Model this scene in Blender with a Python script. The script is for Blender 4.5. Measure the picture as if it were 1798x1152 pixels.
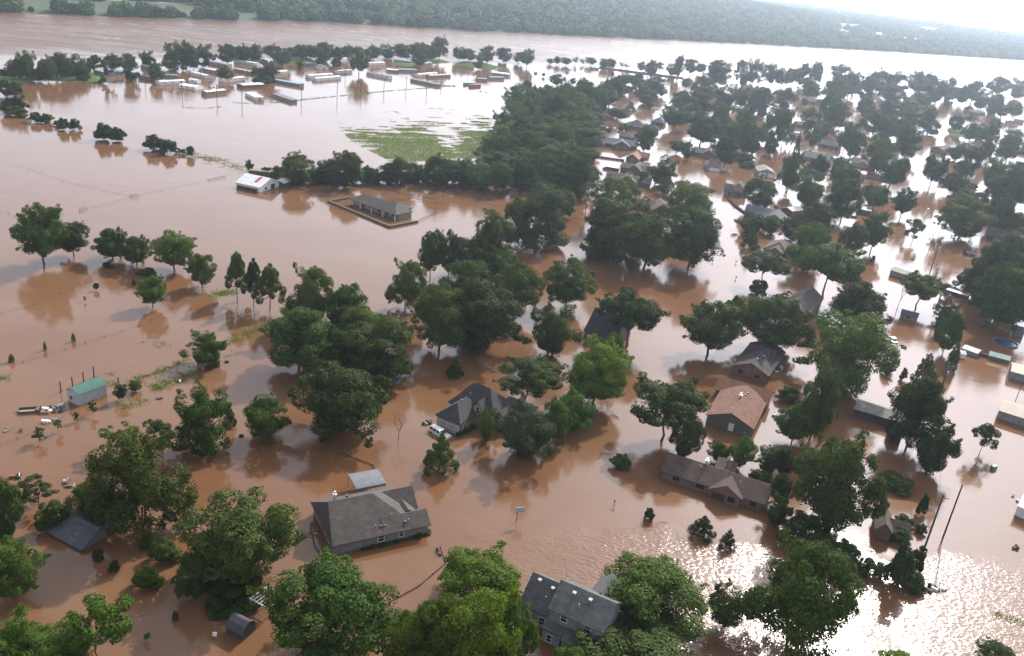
import bpy, math, random
import numpy as np
from mathutils import Vector, Matrix

for o in list(bpy.data.objects):
    bpy.data.objects.remove(o)
scene = bpy.context.scene
COL = scene.collection
rng = np.random.default_rng(7)
random.seed(7)
rad = math.radians

# ------------------------------------------------------------------ camera
W0, H0, FPX, CAMH = 1798.0, 1152.0, 1502.0, 92.0          # photograph size, focal length in its pixels, height above the water
PITCH, ROLL = rad(23.1), rad(6.5)
fwd = np.array([0, math.cos(PITCH), -math.sin(PITCH)])
r0 = np.array([1.0, 0, 0])
u0_ = np.cross(r0, fwd)
cam_r = r0 * math.cos(ROLL) + u0_ * math.sin(ROLL)
cam_u = -r0 * math.sin(ROLL) + u0_ * math.cos(ROLL)
CAM = np.array([0, 0, CAMH])
cd = bpy.data.cameras.new('camera')
cd.sensor_width = 36.0
cd.lens = FPX / W0 * 36.0
cd.clip_start, cd.clip_end = 1.0, 60000.0
cam = bpy.data.objects.new('camera', cd)
COL.objects.link(cam)
cam.matrix_world = Matrix(((cam_r[0], cam_u[0], -fwd[0], 0), (cam_r[1], cam_u[1], -fwd[1], 0),
                           (cam_r[2], cam_u[2], -fwd[2], CAMH), (0, 0, 0, 1)))
scene.camera = cam

# ------------------------------------------------------------------ sky, sun, exposure
SUN_EL, SUN_AZ = rad(37), rad(27)                          # azimuth clockwise from +Y
world = bpy.data.worlds.new('World')
scene.world = world
world.use_nodes = True
wn = world.node_tree.nodes
wl = world.node_tree.links
sky = wn.new('ShaderNodeTexSky')
sky.sky_type = 'NISHITA'
sky.sun_disc = False
sky.sun_elevation = SUN_EL
sky.sun_rotation = SUN_AZ
sky.altitude = 100
sky.air_density = 1.0
sky.dust_density = 2.2
sky.ozone_density = 1.0
bg = wn['Background']
bg.inputs['Strength'].default_value = 0.15
hsv = wn.new('ShaderNodeHueSaturation')                     # a humid white sky
hsv.inputs['Saturation'].default_value = 0.18
wl.new(sky.outputs[0], hsv.inputs['Color'])
tint = wn.new('ShaderNodeMix'); tint.data_type = 'RGBA'; tint.blend_type = 'MULTIPLY'; tint.inputs[0].default_value = 1.0
tint.inputs[7].default_value = (0.95, 0.98, 1.08, 1)
wl.new(hsv.outputs[0], tint.inputs[6])
wl.new(tint.outputs[2], bg.inputs['Color'])
sd = bpy.data.lights.new('sun', 'SUN')
sd.energy = 2.9
sd.angle = rad(0.55)
sd.color = (1.0, 0.95, 0.87)
sun = bpy.data.objects.new('sun', sd)
COL.objects.link(sun)
sdir = Vector((math.sin(SUN_AZ) * math.cos(SUN_EL), math.cos(SUN_AZ) * math.cos(SUN_EL), math.sin(SUN_EL)))
sun.rotation_euler = sdir.to_track_quat('Z', 'Y').to_euler()
sun.location = (0, 0, 300)
vs = scene.view_settings
vs.view_transform = 'Standard'
vs.look = 'None'
vs.exposure = 1.02
vs.gamma = 1.0
vs.use_curve_mapping = False
scene.render.engine = 'CYCLES'
cy = scene.cycles
cy.max_bounces = 6
cy.diffuse_bounces = 2
cy.glossy_bounces = 3
cy.transmission_bounces = 3
cy.volume_bounces = 0
cy.transparent_max_bounces = 4
cy.caustics_reflective = False
cy.caustics_refractive = False
cy.use_denoising = True
cy.sample_clamp_direct = 0.0
cy.sample_clamp_indirect = 4.0

# ------------------------------------------------------------------ pixel to place
def ray(px, py):
    d = cam_r * (px - W0 / 2) / FPX + cam_u * (H0 / 2 - py) / FPX + fwd
    return d / np.linalg.norm(d)
def gp(px, py, z=0.0):
    d = ray(px, py)
    return CAM + d * ((z - CAMH) / d[2])
def proj(P):
    c = np.asarray(P) - CAM
    d = c @ fwd
    return W0 / 2 + FPX * (c @ cam_r) / d, H0 / 2 - FPX * (c @ cam_u) / d
def depth(P):
    return float((np.asarray(P) - CAM) @ fwd)

# ------------------------------------------------------------------ materials
MATS = {}
def new_mat(name):
    m = bpy.data.materials.new(name)
    m.use_nodes = True
    nt = m.node_tree
    b = nt.nodes['Principled BSDF']
    return m, nt.nodes, nt.links, b
def setc(b, c):
    b.inputs['Base Color'].default_value = (c[0], c[1], c[2], 1)
def plain(key, col, rough=0.7, metal=0.0, var=0.25, scale=3.0):
    if key in MATS: return MATS[key]
    m, n, l, b = new_mat(key)
    tc = n.new('ShaderNodeTexCoord'); no = n.new('ShaderNodeTexNoise')
    no.inputs['Scale'].default_value = scale; no.inputs['Detail'].default_value = 5
    l.new(tc.outputs['Object'], no.inputs['Vector'])
    cr = n.new('ShaderNodeValToRGB')
    c = np.array(col)
    cr.color_ramp.elements[0].position = 0.3; cr.color_ramp.elements[1].position = 0.75
    cr.color_ramp.elements[0].color = (*(c * (1 - var)), 1); cr.color_ramp.elements[1].color = (*np.minimum(c * (1 + var), 0.95), 1)
    l.new(no.outputs['Fac'], cr.inputs['Fac']); l.new(cr.outputs['Color'], b.inputs['Base Color'])
    b.inputs['Roughness'].default_value = rough; b.inputs['Metallic'].default_value = metal
    MATS[key] = m
    return m
def roof_mat(key, col, rough=0.9):
    """asphalt shingles: rows across the slope, mottled, faded streaks"""
    if key in MATS: return MATS[key]
    m, n, l, b = new_mat(key)
    tc = n.new('ShaderNodeTexCoord')
    br = n.new('ShaderNodeTexBrick')
    mp = n.new('ShaderNodeMapping')
    l.new(tc.outputs['UV'], mp.inputs['Vector'])
    l.new(mp.outputs[0], br.inputs['Vector'])
    c = np.array(col)
    br.inputs['Color1'].default_value = (*(c * 0.82), 1); br.inputs['Color2'].default_value = (*(c * 1.15), 1)
    br.inputs['Mortar'].default_value = (*(c * 0.55), 1)
    br.inputs['Scale'].default_value = 1.0; br.inputs['Brick Width'].default_value = 0.9; br.inputs['Row Height'].default_value = 0.28
    br.inputs['Mortar Size'].default_value = 0.012
    no = n.new('ShaderNodeTexNoise'); no.inputs['Scale'].default_value = 0.55; no.inputs['Detail'].default_value = 7; no.inputs['Roughness'].default_value = 0.7
    l.new(tc.outputs['Object'], no.inputs['Vector'])
    mr = n.new('ShaderNodeMapRange'); mr.inputs[1].default_value = 0.3; mr.inputs[2].default_value = 0.7; mr.inputs[3].default_value = 0.66; mr.inputs[4].default_value = 1.3
    l.new(no.outputs['Fac'], mr.inputs[0])
    mx = n.new('ShaderNodeMix'); mx.data_type = 'RGBA'; mx.blend_type = 'MULTIPLY'; mx.inputs[0].default_value = 1.0
    l.new(br.outputs['Color'], mx.inputs[6]); l.new(mr.outputs[0], mx.inputs[7])
    l.new(mx.outputs[2], b.inputs['Base Color'])
    bp = n.new('ShaderNodeBump'); bp.inputs['Strength'].default_value = 0.5; bp.inputs['Distance'].default_value = 0.03
    l.new(br.outputs['Fac'], bp.inputs['Height']); bp.invert = True
    l.new(bp.outputs[0], b.inputs['Normal'])
    b.inputs['Roughness'].default_value = rough
    MATS[key] = m
    return m
def seam_mat(key, col, rough=0.55, metal=0.0, step=0.45):
    """ribbed metal sheet"""
    if key in MATS: return MATS[key]
    m, n, l, b = new_mat(key)
    tc = n.new('ShaderNodeTexCoord'); wv = n.new('ShaderNodeTexWave')
    wv.wave_type = 'BANDS'; wv.bands_direction = 'X'; wv.wave_profile = 'SAW'
    wv.inputs['Scale'].default_value = 0.314 / step; wv.inputs['Distortion'].default_value = 0
    l.new(tc.outputs['UV'], wv.inputs['Vector'])
    bp = n.new('ShaderNodeBump'); bp.inputs['Strength'].default_value = 0.6; bp.inputs['Distance'].default_value = 0.04
    l.new(wv.outputs['Fac'], bp.inputs['Height']); l.new(bp.outputs[0], b.inputs['Normal'])
    no = n.new('ShaderNodeTexNoise'); no.inputs['Scale'].default_value = 0.8; no.inputs['Detail'].default_value = 6
    l.new(tc.outputs['Object'], no.inputs['Vector'])
    cr = n.new('ShaderNodeValToRGB'); c = np.array(col)
    cr.color_ramp.elements[0].position = 0.3; cr.color_ramp.elements[1].position = 0.7
    cr.color_ramp.elements[0].color = (*(c * 0.8), 1); cr.color_ramp.elements[1].color = (*np.minimum(c * 1.12, 0.9), 1)
    l.new(no.outputs['Fac'], cr.inputs['Fac']); l.new(cr.outputs['Color'], b.inputs['Base Color'])
    b.inputs['Roughness'].default_value = rough; b.inputs['Metallic'].default_value = metal; b.inputs['Specular IOR Level'].default_value = 0.25
    MATS[key] = m
    return m
def wall_mat(key, col, kind='siding'):
    if key in MATS: return MATS[key]
    m, n, l, b = new_mat(key)
    tc = n.new('ShaderNodeTexCoord'); c = np.array(col)
    br = n.new('ShaderNodeTexBrick')
    l.new(tc.outputs['UV'], br.inputs['Vector'])
    if kind == 'brick':
        br.inputs['Color1'].default_value = (*(c * 0.7), 1); br.inputs['Color2'].default_value = (*(c * 1.25), 1); br.inputs['Mortar'].default_value = (*(c * 0.6 + 0.12), 1)
        br.inputs['Brick Width'].default_value = 0.24; br.inputs['Row Height'].default_value = 0.085; br.inputs['Mortar Size'].default_value = 0.012
    else:
        br.inputs['Color1'].default_value = (*(c * 0.95), 1); br.inputs['Color2'].default_value = (*(c * 1.03), 1); br.inputs['Mortar'].default_value = (*(c * 0.6), 1)
        br.inputs['Brick Width'].default_value = 3.6; br.inputs['Row Height'].default_value = 0.2; br.inputs['Mortar Size'].default_value = 0.012
    br.inputs['Scale'].default_value = 1.0
    no = n.new('ShaderNodeTexNoise'); no.inputs['Scale'].default_value = 1.1; no.inputs['Detail'].default_value = 6
    l.new(tc.outputs['Object'], no.inputs['Vector'])
    mr = n.new('ShaderNodeMapRange'); mr.inputs[1].default_value = 0.3; mr.inputs[2].default_value = 0.7; mr.inputs[3].default_value = 0.8; mr.inputs[4].default_value = 1.12
    l.new(no.outputs['Fac'], mr.inputs[0])
    # silt band left by the flood just above the waterline
    sx = n.new('ShaderNodeSeparateXYZ'); l.new(tc.outputs['Object'], sx.inputs[0])
    sb = n.new('ShaderNodeMapRange'); sb.inputs[1].default_value = 0.05; sb.inputs[2].default_value = 0.3; sb.inputs[3].default_value = 0.75; sb.inputs[4].default_value = 0.0
    l.new(sx.outputs[2], sb.inputs[0])
    mx = n.new('ShaderNodeMix'); mx.data_type = 'RGBA'; mx.blend_type = 'MULTIPLY'; mx.inputs[0].default_value = 1.0
    l.new(br.outputs['Color'], mx.inputs[6]); l.new(mr.outputs[0], mx.inputs[7])
    m2 = n.new('ShaderNodeMix'); m2.data_type = 'RGBA'; l.new(sb.outputs[0], m2.inputs[0]); l.new(mx.outputs[2], m2.inputs[6]); m2.inputs[7].default_value = (0.16, 0.085, 0.045, 1)
    l.new(m2.outputs[2], b.inputs['Base Color'])
    b.inputs['Roughness'].default_value = 0.75
    MATS[key] = m
    return m
def leaf_mat(key, col, trans=0.3, spread=(0.72, 1.32)):
    if key in MATS: return MATS[key]
    m, n, l, b = new_mat(key)
    c = np.array(col)
    ge = n.new('ShaderNodeNewGeometry'); oi = n.new('ShaderNodeObjectInfo')
    cr = n.new('ShaderNodeValToRGB')
    e = cr.color_ramp.elements
    e[0].color = (*(c * np.array([0.62, 0.66, 0.7])), 1); e[1].color = (*(c * np.array([1.45, 1.35, 1.05])), 1)
    l.new(ge.outputs['Random Per Island'], cr.inputs['Fac'])
    hs = n.new('ShaderNodeHueSaturation')
    mh = n.new('ShaderNodeMapRange'); mh.inputs[3].default_value = 0.474; mh.inputs[4].default_value = 0.518
    mv = n.new('ShaderNodeMapRange'); mv.inputs[3].default_value = spread[0]; mv.inputs[4].default_value = spread[1]
    ml = n.new('ShaderNodeMath'); ml.operation = 'FRACT'; mm = n.new('ShaderNodeMath'); mm.operation = 'MULTIPLY'; mm.inputs[1].default_value = 7.31
    l.new(oi.outputs['Random'], mh.inputs[0]); l.new(oi.outputs['Random'], mm.inputs[0]); l.new(mm.outputs[0], ml.inputs[0]); l.new(ml.outputs[0], mv.inputs[0])
    l.new(mh.outputs[0], hs.inputs['Hue']); l.new(mv.outputs[0], hs.inputs['Value']); l.new(cr.outputs['Color'], hs.inputs['Color'])
    l.new(hs.outputs['Color'], b.inputs['Base Color'])
    b.inputs['Roughness'].default_value = 0.65
    b.inputs['Specular IOR Level'].default_value = 0.08
    tr = n.new('ShaderNodeBsdfTranslucent'); l.new(hs.outputs['Color'], tr.inputs['Color'])
    ms = n.new('ShaderNodeMixShader'); ms.inputs[0].default_value = trans
    l.new(b.outputs[0], ms.inputs[1]); l.new(tr.outputs[0], ms.inputs[2])
    l.new(ms.outputs[0], n['Material Output'].inputs['Surface'])
    MATS[key] = m
    return m
LEAF = {'d': leaf_mat('foliage_dark', (0.044, 0.074, 0.016), 0.28), 'm': leaf_mat('foliage_green', (0.062, 0.102, 0.019), 0.3),
        'b': leaf_mat('foliage_bright', (0.066, 0.112, 0.015), 0.35), 'g': leaf_mat('foliage_grey', (0.060, 0.090, 0.038)),
        'v': leaf_mat('foliage_vivid', (0.105, 0.172, 0.018), 0.4, (1.0, 1.05)),
        'l': leaf_mat('foliage_olive', (0.085, 0.115, 0.034))}
BARK = plain('bark', (0.085, 0.065, 0.05), 0.9, var=0.35, scale=6)
WOOD = plain('weathered_wood', (0.16, 0.13, 0.10), 0.85, var=0.3, scale=5)
DARKWOOD = plain('dark_wood', (0.06, 0.048, 0.04), 0.85, var=0.3, scale=5)
WHITE = plain('white_paint', (0.72, 0.72, 0.70), 0.5, var=0.08)
GLASS, _n, _l, _b = new_mat('window_glass'); setc(_b, (0.02, 0.025, 0.03)); _b.inputs['Roughness'].default_value = 0.08
BLACK = plain('black_rubber', (0.02, 0.02, 0.022), 0.7)
GALV = plain('galvanised', (0.27, 0.28, 0.29), 0.6, 0.1, var=0.15)
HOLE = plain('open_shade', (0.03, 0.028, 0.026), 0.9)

# ------------------------------------------------------------------ mesh helpers
def tag(o, label=None, cat=None, group=None, kind=None):
    if label: o['label'] = label
    if cat: o['category'] = cat
    if group: o['group'] = group
    if kind: o['kind'] = kind
    return o
def link(name, me, mat, parent=None, smooth=False):
    if mat is not None:
        if len(me.materials) == 0: me.materials.append(mat)
    o = bpy.data.objects.new(name, me)
    COL.objects.link(o)
    if parent is not None: o.parent = parent
    if smooth:
        me.polygons.foreach_set('use_smooth', [True] * len(me.polygons))
    return o
def empty(name, loc, rz=0.0, scale=None):
    o = bpy.data.objects.new(name, None)
    o.empty_display_size = 0.5
    o.location = loc; o.rotation_euler = (0, 0, rz)
    if scale is not None: o.scale = scale
    COL.objects.link(o)
    return o
class MB:
    def __init__(s): s.v = []; s.f = []
    def quadbox(s, p, q):                                   # axis-aligned box
        x0, y0, z0 = p; x1, y1, z1 = q
        b = len(s.v)
        s.v += [(x0, y0, z0), (x1, y0, z0), (x1, y1, z0), (x0, y1, z0), (x0, y0, z1), (x1, y0, z1), (x1, y1, z1), (x0, y1, z1)]
        s.f += [tuple(b + i for i in t) for t in ((0, 3, 2, 1), (4, 5, 6, 7), (0, 1, 5, 4), (1, 2, 6, 5), (2, 3, 7, 6), (3, 0, 4, 7))]
        return s
    def shell(s, verts, faces, th):                         # top faces thickened straight down
        b = len(s.v); n = len(verts)
        s.v += [tuple(v) for v in verts] + [(v[0], v[1], v[2] - th) for v in verts]
        ed = {}
        for f in faces:
            s.f.append(tuple(b + i for i in f)); s.f.append(tuple(b + n + i for i in reversed(f)))
            for i, j in zip(f, f[1:] + f[:1]): ed[(i, j)] = 1
        for (i, j) in ed:
            if (j, i) not in ed: s.f.append((b + j, b + i, b + n + i, b + n + j))
        return s
    def prism(s, poly, z0, z1):
        b = len(s.v); n = len(poly)
        s.v += [(x, y, z0) for x, y in poly] + [(x, y, z1) for x, y in poly]
        s.f.append(tuple(b + i for i in reversed(range(n)))); s.f.append(tuple(b + n + i for i in range(n)))
        for i in range(n):
            j = (i + 1) % n
            s.f.append((b + i, b + j, b + n + j, b + n + i))
        return s
    def extr(s, prof, a, b_, axis):                         # profile (t, z) extruded along 'u' or 'v' from a to b_
        n = len(prof); b = len(s.v)
        for q in (a, b_):
            for t, z in prof: s.v.append((q, t, z) if axis == 'u' else (t, q, z))
        s.f.append(tuple(b + i for i in range(n))); s.f.append(tuple(b + n + i for i in reversed(range(n))))
        for i in range(n):
            j = (i + 1) % n
            s.f.append((b + j, b + i, b + n + i, b + n + j))
        return s
    def tube(s, pts, rads, k=6):
        pts = [np.array(p, float) for p in pts]
        b = len(s.v)
        for i, p in enumerate(pts):
            d = pts[min(i + 1, len(pts) - 1)] - pts[max(i - 1, 0)]
            d /= max(np.linalg.norm(d), 1e-9)
            a = np.cross(d, [1, 0, 0] if abs(d[0]) < 0.8 else [0, 1, 0]); a /= np.linalg.norm(a); c = np.cross(d, a)
            for j in range(k):
                t = 2 * math.pi * j / k
                s.v.append(tuple(p + rads[i] * (math.cos(t) * a + math.sin(t) * c)))
        for i in range(len(pts) - 1):
            for j in range(k):
                j2 = (j + 1) % k
                s.f.append((b + i * k + j, b + i * k + j2, b + (i + 1) * k + j2, b + (i + 1) * k + j))
        s.f.append(tuple(b + j for j in reversed(range(k)))); e = b + (len(pts) - 1) * k
        s.f.append(tuple(e + j for j in range(k)))
        return s
    def build(s, name, mat, parent=None, smooth=False, uv=False):
        me = bpy.data.meshes.new(name)
        me.from_pydata([tuple(map(float, v)) for v in s.v], [], s.f)
        me.update()
        if uv: box_uv(me)
        return link(name, me, mat, parent, smooth)
def box_uv(me):
    """metres along the surface: u along the horizontal, v up the slope"""
    ul = me.uv_layers.new(name='UVMap')
    for p in me.polygons:
        n = p.normal
        h = Vector((0, 0, 1)).cross(n)
        if h.length < 1e-3: h = Vector((1, 0, 0))
        h.normalize(); w = n.cross(h)
        for li in p.loop_indices:
            co = me.vertices[me.loops[li].vertex_index].co
            ul.data[li].uv = (co.dot(h), co.dot(w))

# ------------------------------------------------------------------ water, river bed, far bank
BANKPX = [(-700, -14), (0, 21), (200, 29), (400, 36), (600, 40), (770, 51), (1000, 62), (1300, 76), (1550, 90), (1798, 106)]
BANK = [gp(*p)[:2] for p in BANKPX]
TD = np.array([0.752, 0.659]); ND = np.array([-0.659, 0.752])
bs = np.array([b @ TD for b in BANK]); bv = np.array([b @ ND for b in BANK])
o_ = np.argsort(bs); bs, bv = bs[o_], bv[o_]
def bank_v(s):
    s = np.asarray(s, float)
    r = np.interp(s, bs, bv)
    sl0 = 0.02; sl1 = (bv[-1] - bv[-3]) / (bs[-1] - bs[-3])
    r = np.where(s > bs[-1], bv[-1] + (s - bs[-1]) * np.clip(sl1, -0.3, 0.3), r)
    return r
def vnoise(x, y, seed=0):
    xi, yi = np.floor(x).astype(np.int64), np.floor(y).astype(np.int64); fx, fy = x - xi, y - yi
    fx = fx * fx * (3 - 2 * fx); fy = fy * fy * (3 - 2 * fy)
    def h(a, b):
        k = (a * 374761393 + b * 668265263 + seed * 1274126177) & 0x7fffffff
        k = ((k ^ (k >> 13)) * 1274126177) & 0x7fffffff
        return ((k ^ (k >> 16)) & 0xffff) / 65535.0
    return (h(xi, yi) * (1 - fx) + h(xi + 1, yi) * fx) * (1 - fy) + (h(xi, yi + 1) * (1 - fx) + h(xi + 1, yi + 1) * fx) * fy
def fbm(x, y, seed=0, oc=4):
    t = 0; a = 0.5
    for i in range(oc): t = t + a * vnoise(x * 2 ** i, y * 2 ** i, seed + i); a *= 0.5
    return t
def sstep(a, b, x):
    t = np.clip((x - a) / (b - a), 0, 1); return t * t * (3 - 2 * t)
def land_z(s, v):
    """height of the ground: river bed, levee, floodplain, wooded hill falling away down-river, far plain"""
    w = v - bank_v(s)
    z = -3 + 5.5 * sstep(-25, 14, w) + 4.0 * sstep(30, 90, w)
    hill = 105 * (1 - sstep(700, 3300, s)) + 14
    z = z + hill * sstep(130, 1300, w + 90 * (fbm(s / 400, v / 400, 3) - 0.45)) * (0.82 + 0.36 * fbm(s / 700, v / 700, 5))
    z = z + 26 * sstep(1500, 9000, w) * (fbm(s / 1500, v / 1500, 9) * 1.6 - 0.1)
    return z
ss = np.concatenate([np.linspace(-2600, 5200, 130), np.linspace(5600, 22000, 30)])
ww = np.concatenate([[-3500, -1200, -400, -60, -25, -12, 0, 12, 30, 60], np.linspace(90, 1900, 60), np.linspace(2000, 9000, 28), np.linspace(9800, 26000, 14)])
S, Wv = np.meshgrid(ss, ww, indexing='ij')
V = bank_v(S) + Wv
Z = land_z(S, V)
XY = S[..., None] * TD + V[..., None] * ND
ni, nj = S.shape
idx = np.arange(ni * nj).reshape(ni, nj)
fc = np.stack([idx[:-1, :-1], idx[1:, :-1], idx[1:, 1:], idx[:-1, 1:]], -1).reshape(-1, 4)
me = bpy.data.meshes.new('terrain')
me.from_pydata(np.concatenate([XY, Z[..., None]], -1).reshape(-1, 3).tolist(), [], fc.tolist())
LANDM, n, l, b = new_mat('land')
tc = n.new('ShaderNodeTexCoord'); no = n.new('ShaderNodeTexNoise'); no.inputs['Scale'].default_value = 0.004; no.inputs['Detail'].default_value = 8
l.new(tc.outputs['Object'], no.inputs['Vector'])
cr = n.new('ShaderNodeValToRGB'); e = cr.color_ramp.elements
e[0].position = 0.35; e[0].color = (0.030, 0.050, 0.018, 1); e[1].position = 0.68; e[1].color = (0.048, 0.068, 0.024, 1)
l.new(no.outputs['Fac'], cr.inputs['Fac']); l.new(cr.outputs['Color'], b.inputs['Base Color']); b.inputs['Roughness'].default_value = 0.95
tag(link('terrain', me, LANDM, smooth=True), kind='structure')

def water_material():
    m, n, l, b = new_mat('muddy_water')
    ge = n.new('ShaderNodeNewGeometry')
    def mapping(scale, rot=0.0):
        mp = n.new('ShaderNodeMapping'); mp.inputs['Scale'].default_value = scale; mp.inputs['Rotation'].default_value = (0, 0, rot)
        l.new(ge.outputs['Position'], mp.inputs['Vector']); return mp
    def noise(mp, detail=4, rough=0.5, dist=0.0):
        q = n.new('ShaderNodeTexNoise'); q.inputs['Scale'].default_value = 1.0; q.inputs['Detail'].default_value = detail
        q.inputs['Roughness'].default_value = rough; q.inputs['Distortion'].default_value = dist
        l.new(mp.outputs[0], q.inputs['Vector']); return q
    def mrange(src, a, b_, c, d):
        q = n.new('ShaderNodeMapRange'); q.inputs[1].default_value = a; q.inputs[2].default_value = b_; q.inputs[3].default_value = c; q.inputs[4].default_value = d
        l.new(src, q.inputs[0]); return q.outputs[0]
    def math_(op, a, b_):
        q = n.new('ShaderNodeMath'); q.operation = op
        for i, x in enumerate((a, b_)):
            if isinstance(x, (int, float)): q.inputs[i].default_value = x
            else: l.new(x, q.inputs[i])
        return q.outputs[0]
    ra = math.atan2(TD[1], TD[0])
    # how far towards the open river: 0 in the flooded streets, 1 in the current
    vm = n.new('ShaderNodeVectorMath'); vm.operation = 'DOT_PRODUCT'; vm.inputs[1].default_value = (ND[0], ND[1], 0)
    l.new(ge.outputs['Position'], vm.inputs[0])
    river = mrange(vm.outputs["Value"], 650, 760, 0, 1)
    # suspended silt: slightly different browns drawn out by the current
    silt = noise(mapping((0.012, 0.035, 1), -ra), 5, 0.6, 0.6)
    cr = n.new('ShaderNodeValToRGB'); e = cr.color_ramp.elements
    e[0].position = 0.38; e[0].color = (0.140, 0.066, 0.030, 1); e[1].position = 0.62; e[1].color = (0.160, 0.084, 0.043, 1)
    l.new(silt.outputs['Fac'], cr.inputs['Fac'])
    RIVERMIX = n.new('ShaderNodeMix'); RIVERMIX.data_type = 'RGBA'; RIVERMIX.blend_type = 'MULTIPLY'; RIVERMIX.inputs[0].default_value = 1.0
    l.new(cr.outputs['Color'], RIVERMIX.inputs[6]); l.new(RIVERMIX.outputs[2], b.inputs['Base Color'])
    # wind ripples come in patches
    patch = noise(mapping((0.016, 0.024, 1), 0.5), 3, 0.55, 0.8)
    # breeze over the open street crossing, sheltered water elsewhere
    sp = n.new('ShaderNodeSeparateXYZ'); l.new(ge.outputs['Position'], sp.inputs[0])
    edge = noise(mapping((0.05, 0.05, 1)), 3, 0.6, 0.4)
    yy = math_('ADD', sp.outputs[1], math_('ADD', math_('MULTIPLY', edge.outputs['Fac'], 22.0), math_('MULTIPLY', sp.outputs[0], -0.06)))
    breeze = math_('MULTIPLY', mrange(yy, 134.0, 139.0, 1.0, 0.0), mrange(sp.outputs[0], -12.0, 22.0, 0.15, 1.0))
    pa = mrange(math_('ADD', patch.outputs['Fac'], math_('MULTIPLY', breeze, 0.12)), 0.48, 0.55, 0.0, 1.0)
    pm = math_('ADD', 0.04, math_('MULTIPLY', pa, math_('ADD', 0.16, math_('MULTIPLY', breeze, 0.84))))
    rip = noise(mapping((1.1, 2.1, 1), 0.55), 3, 0.5, 0.3)
    chop = noise(mapping((0.25, 0.5, 1), 0.55), 2, 0.5, 0.2)
    flow = noise(mapping((0.017, 0.06, 1), -ra), 6, 0.7, 2.2)
    hgt = math_('ADD', math_('MULTIPLY', math_('ADD', math_('MULTIPLY', rip.outputs['Fac'], 0.10), math_('MULTIPLY', chop.outputs['Fac'], 0.10)), pm),
                math_('MULTIPLY', math_('MULTIPLY', flow.outputs['Fac'], 2.2), river))
    band = math_('ADD', math_('MULTIPLY', river, mrange(flow.outputs['Fac'], 0.36, 0.66, -0.15, 0.25)), 1.0)   # silt drawn out in bands by the current
    l.new(band, RIVERMIX.inputs[7])
    bp = n.new('ShaderNodeBump'); bp.inputs['Strength'].default_value = 1.0; bp.inputs['Distance'].default_value = 1.0
    l.new(hgt, bp.inputs['Height']); l.new(bp.outputs[0], b.inputs['Normal'])
    l.new(math_('ADD', math_('MULTIPLY', pm, 0.08), math_('ADD', 0.085, math_('MULTIPLY', river, mrange(flow.outputs['Fac'], 0.36, 0.68, 0.02, 0.22)))), b.inputs['Roughness'])
    b.inputs['IOR'].default_value = 1.33
    return m
WATER = water_material()
mb = MB()
mb.v = [(-6000, -600, 0), (9000, -600, 0), (9000, 12000, 0), (-6000, 12000, 0)]
# the sheet ends under the far bank
sw = np.linspace(-4500, 9000, 60)
near = [(s * TD + (-4500) * ND) for s in sw]
far = [(s * TD + (bank_v(s) + 8) * ND) for s in sw]
mb.v = [(p[0], p[1], 0) for p in near] + [(p[0], p[1], 0) for p in far]
mb.f = [(i, i + 1, 60 + i + 1, 60 + i) for i in range(59)]
tag(mb.build('flood_water', WATER), kind='structure')
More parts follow.
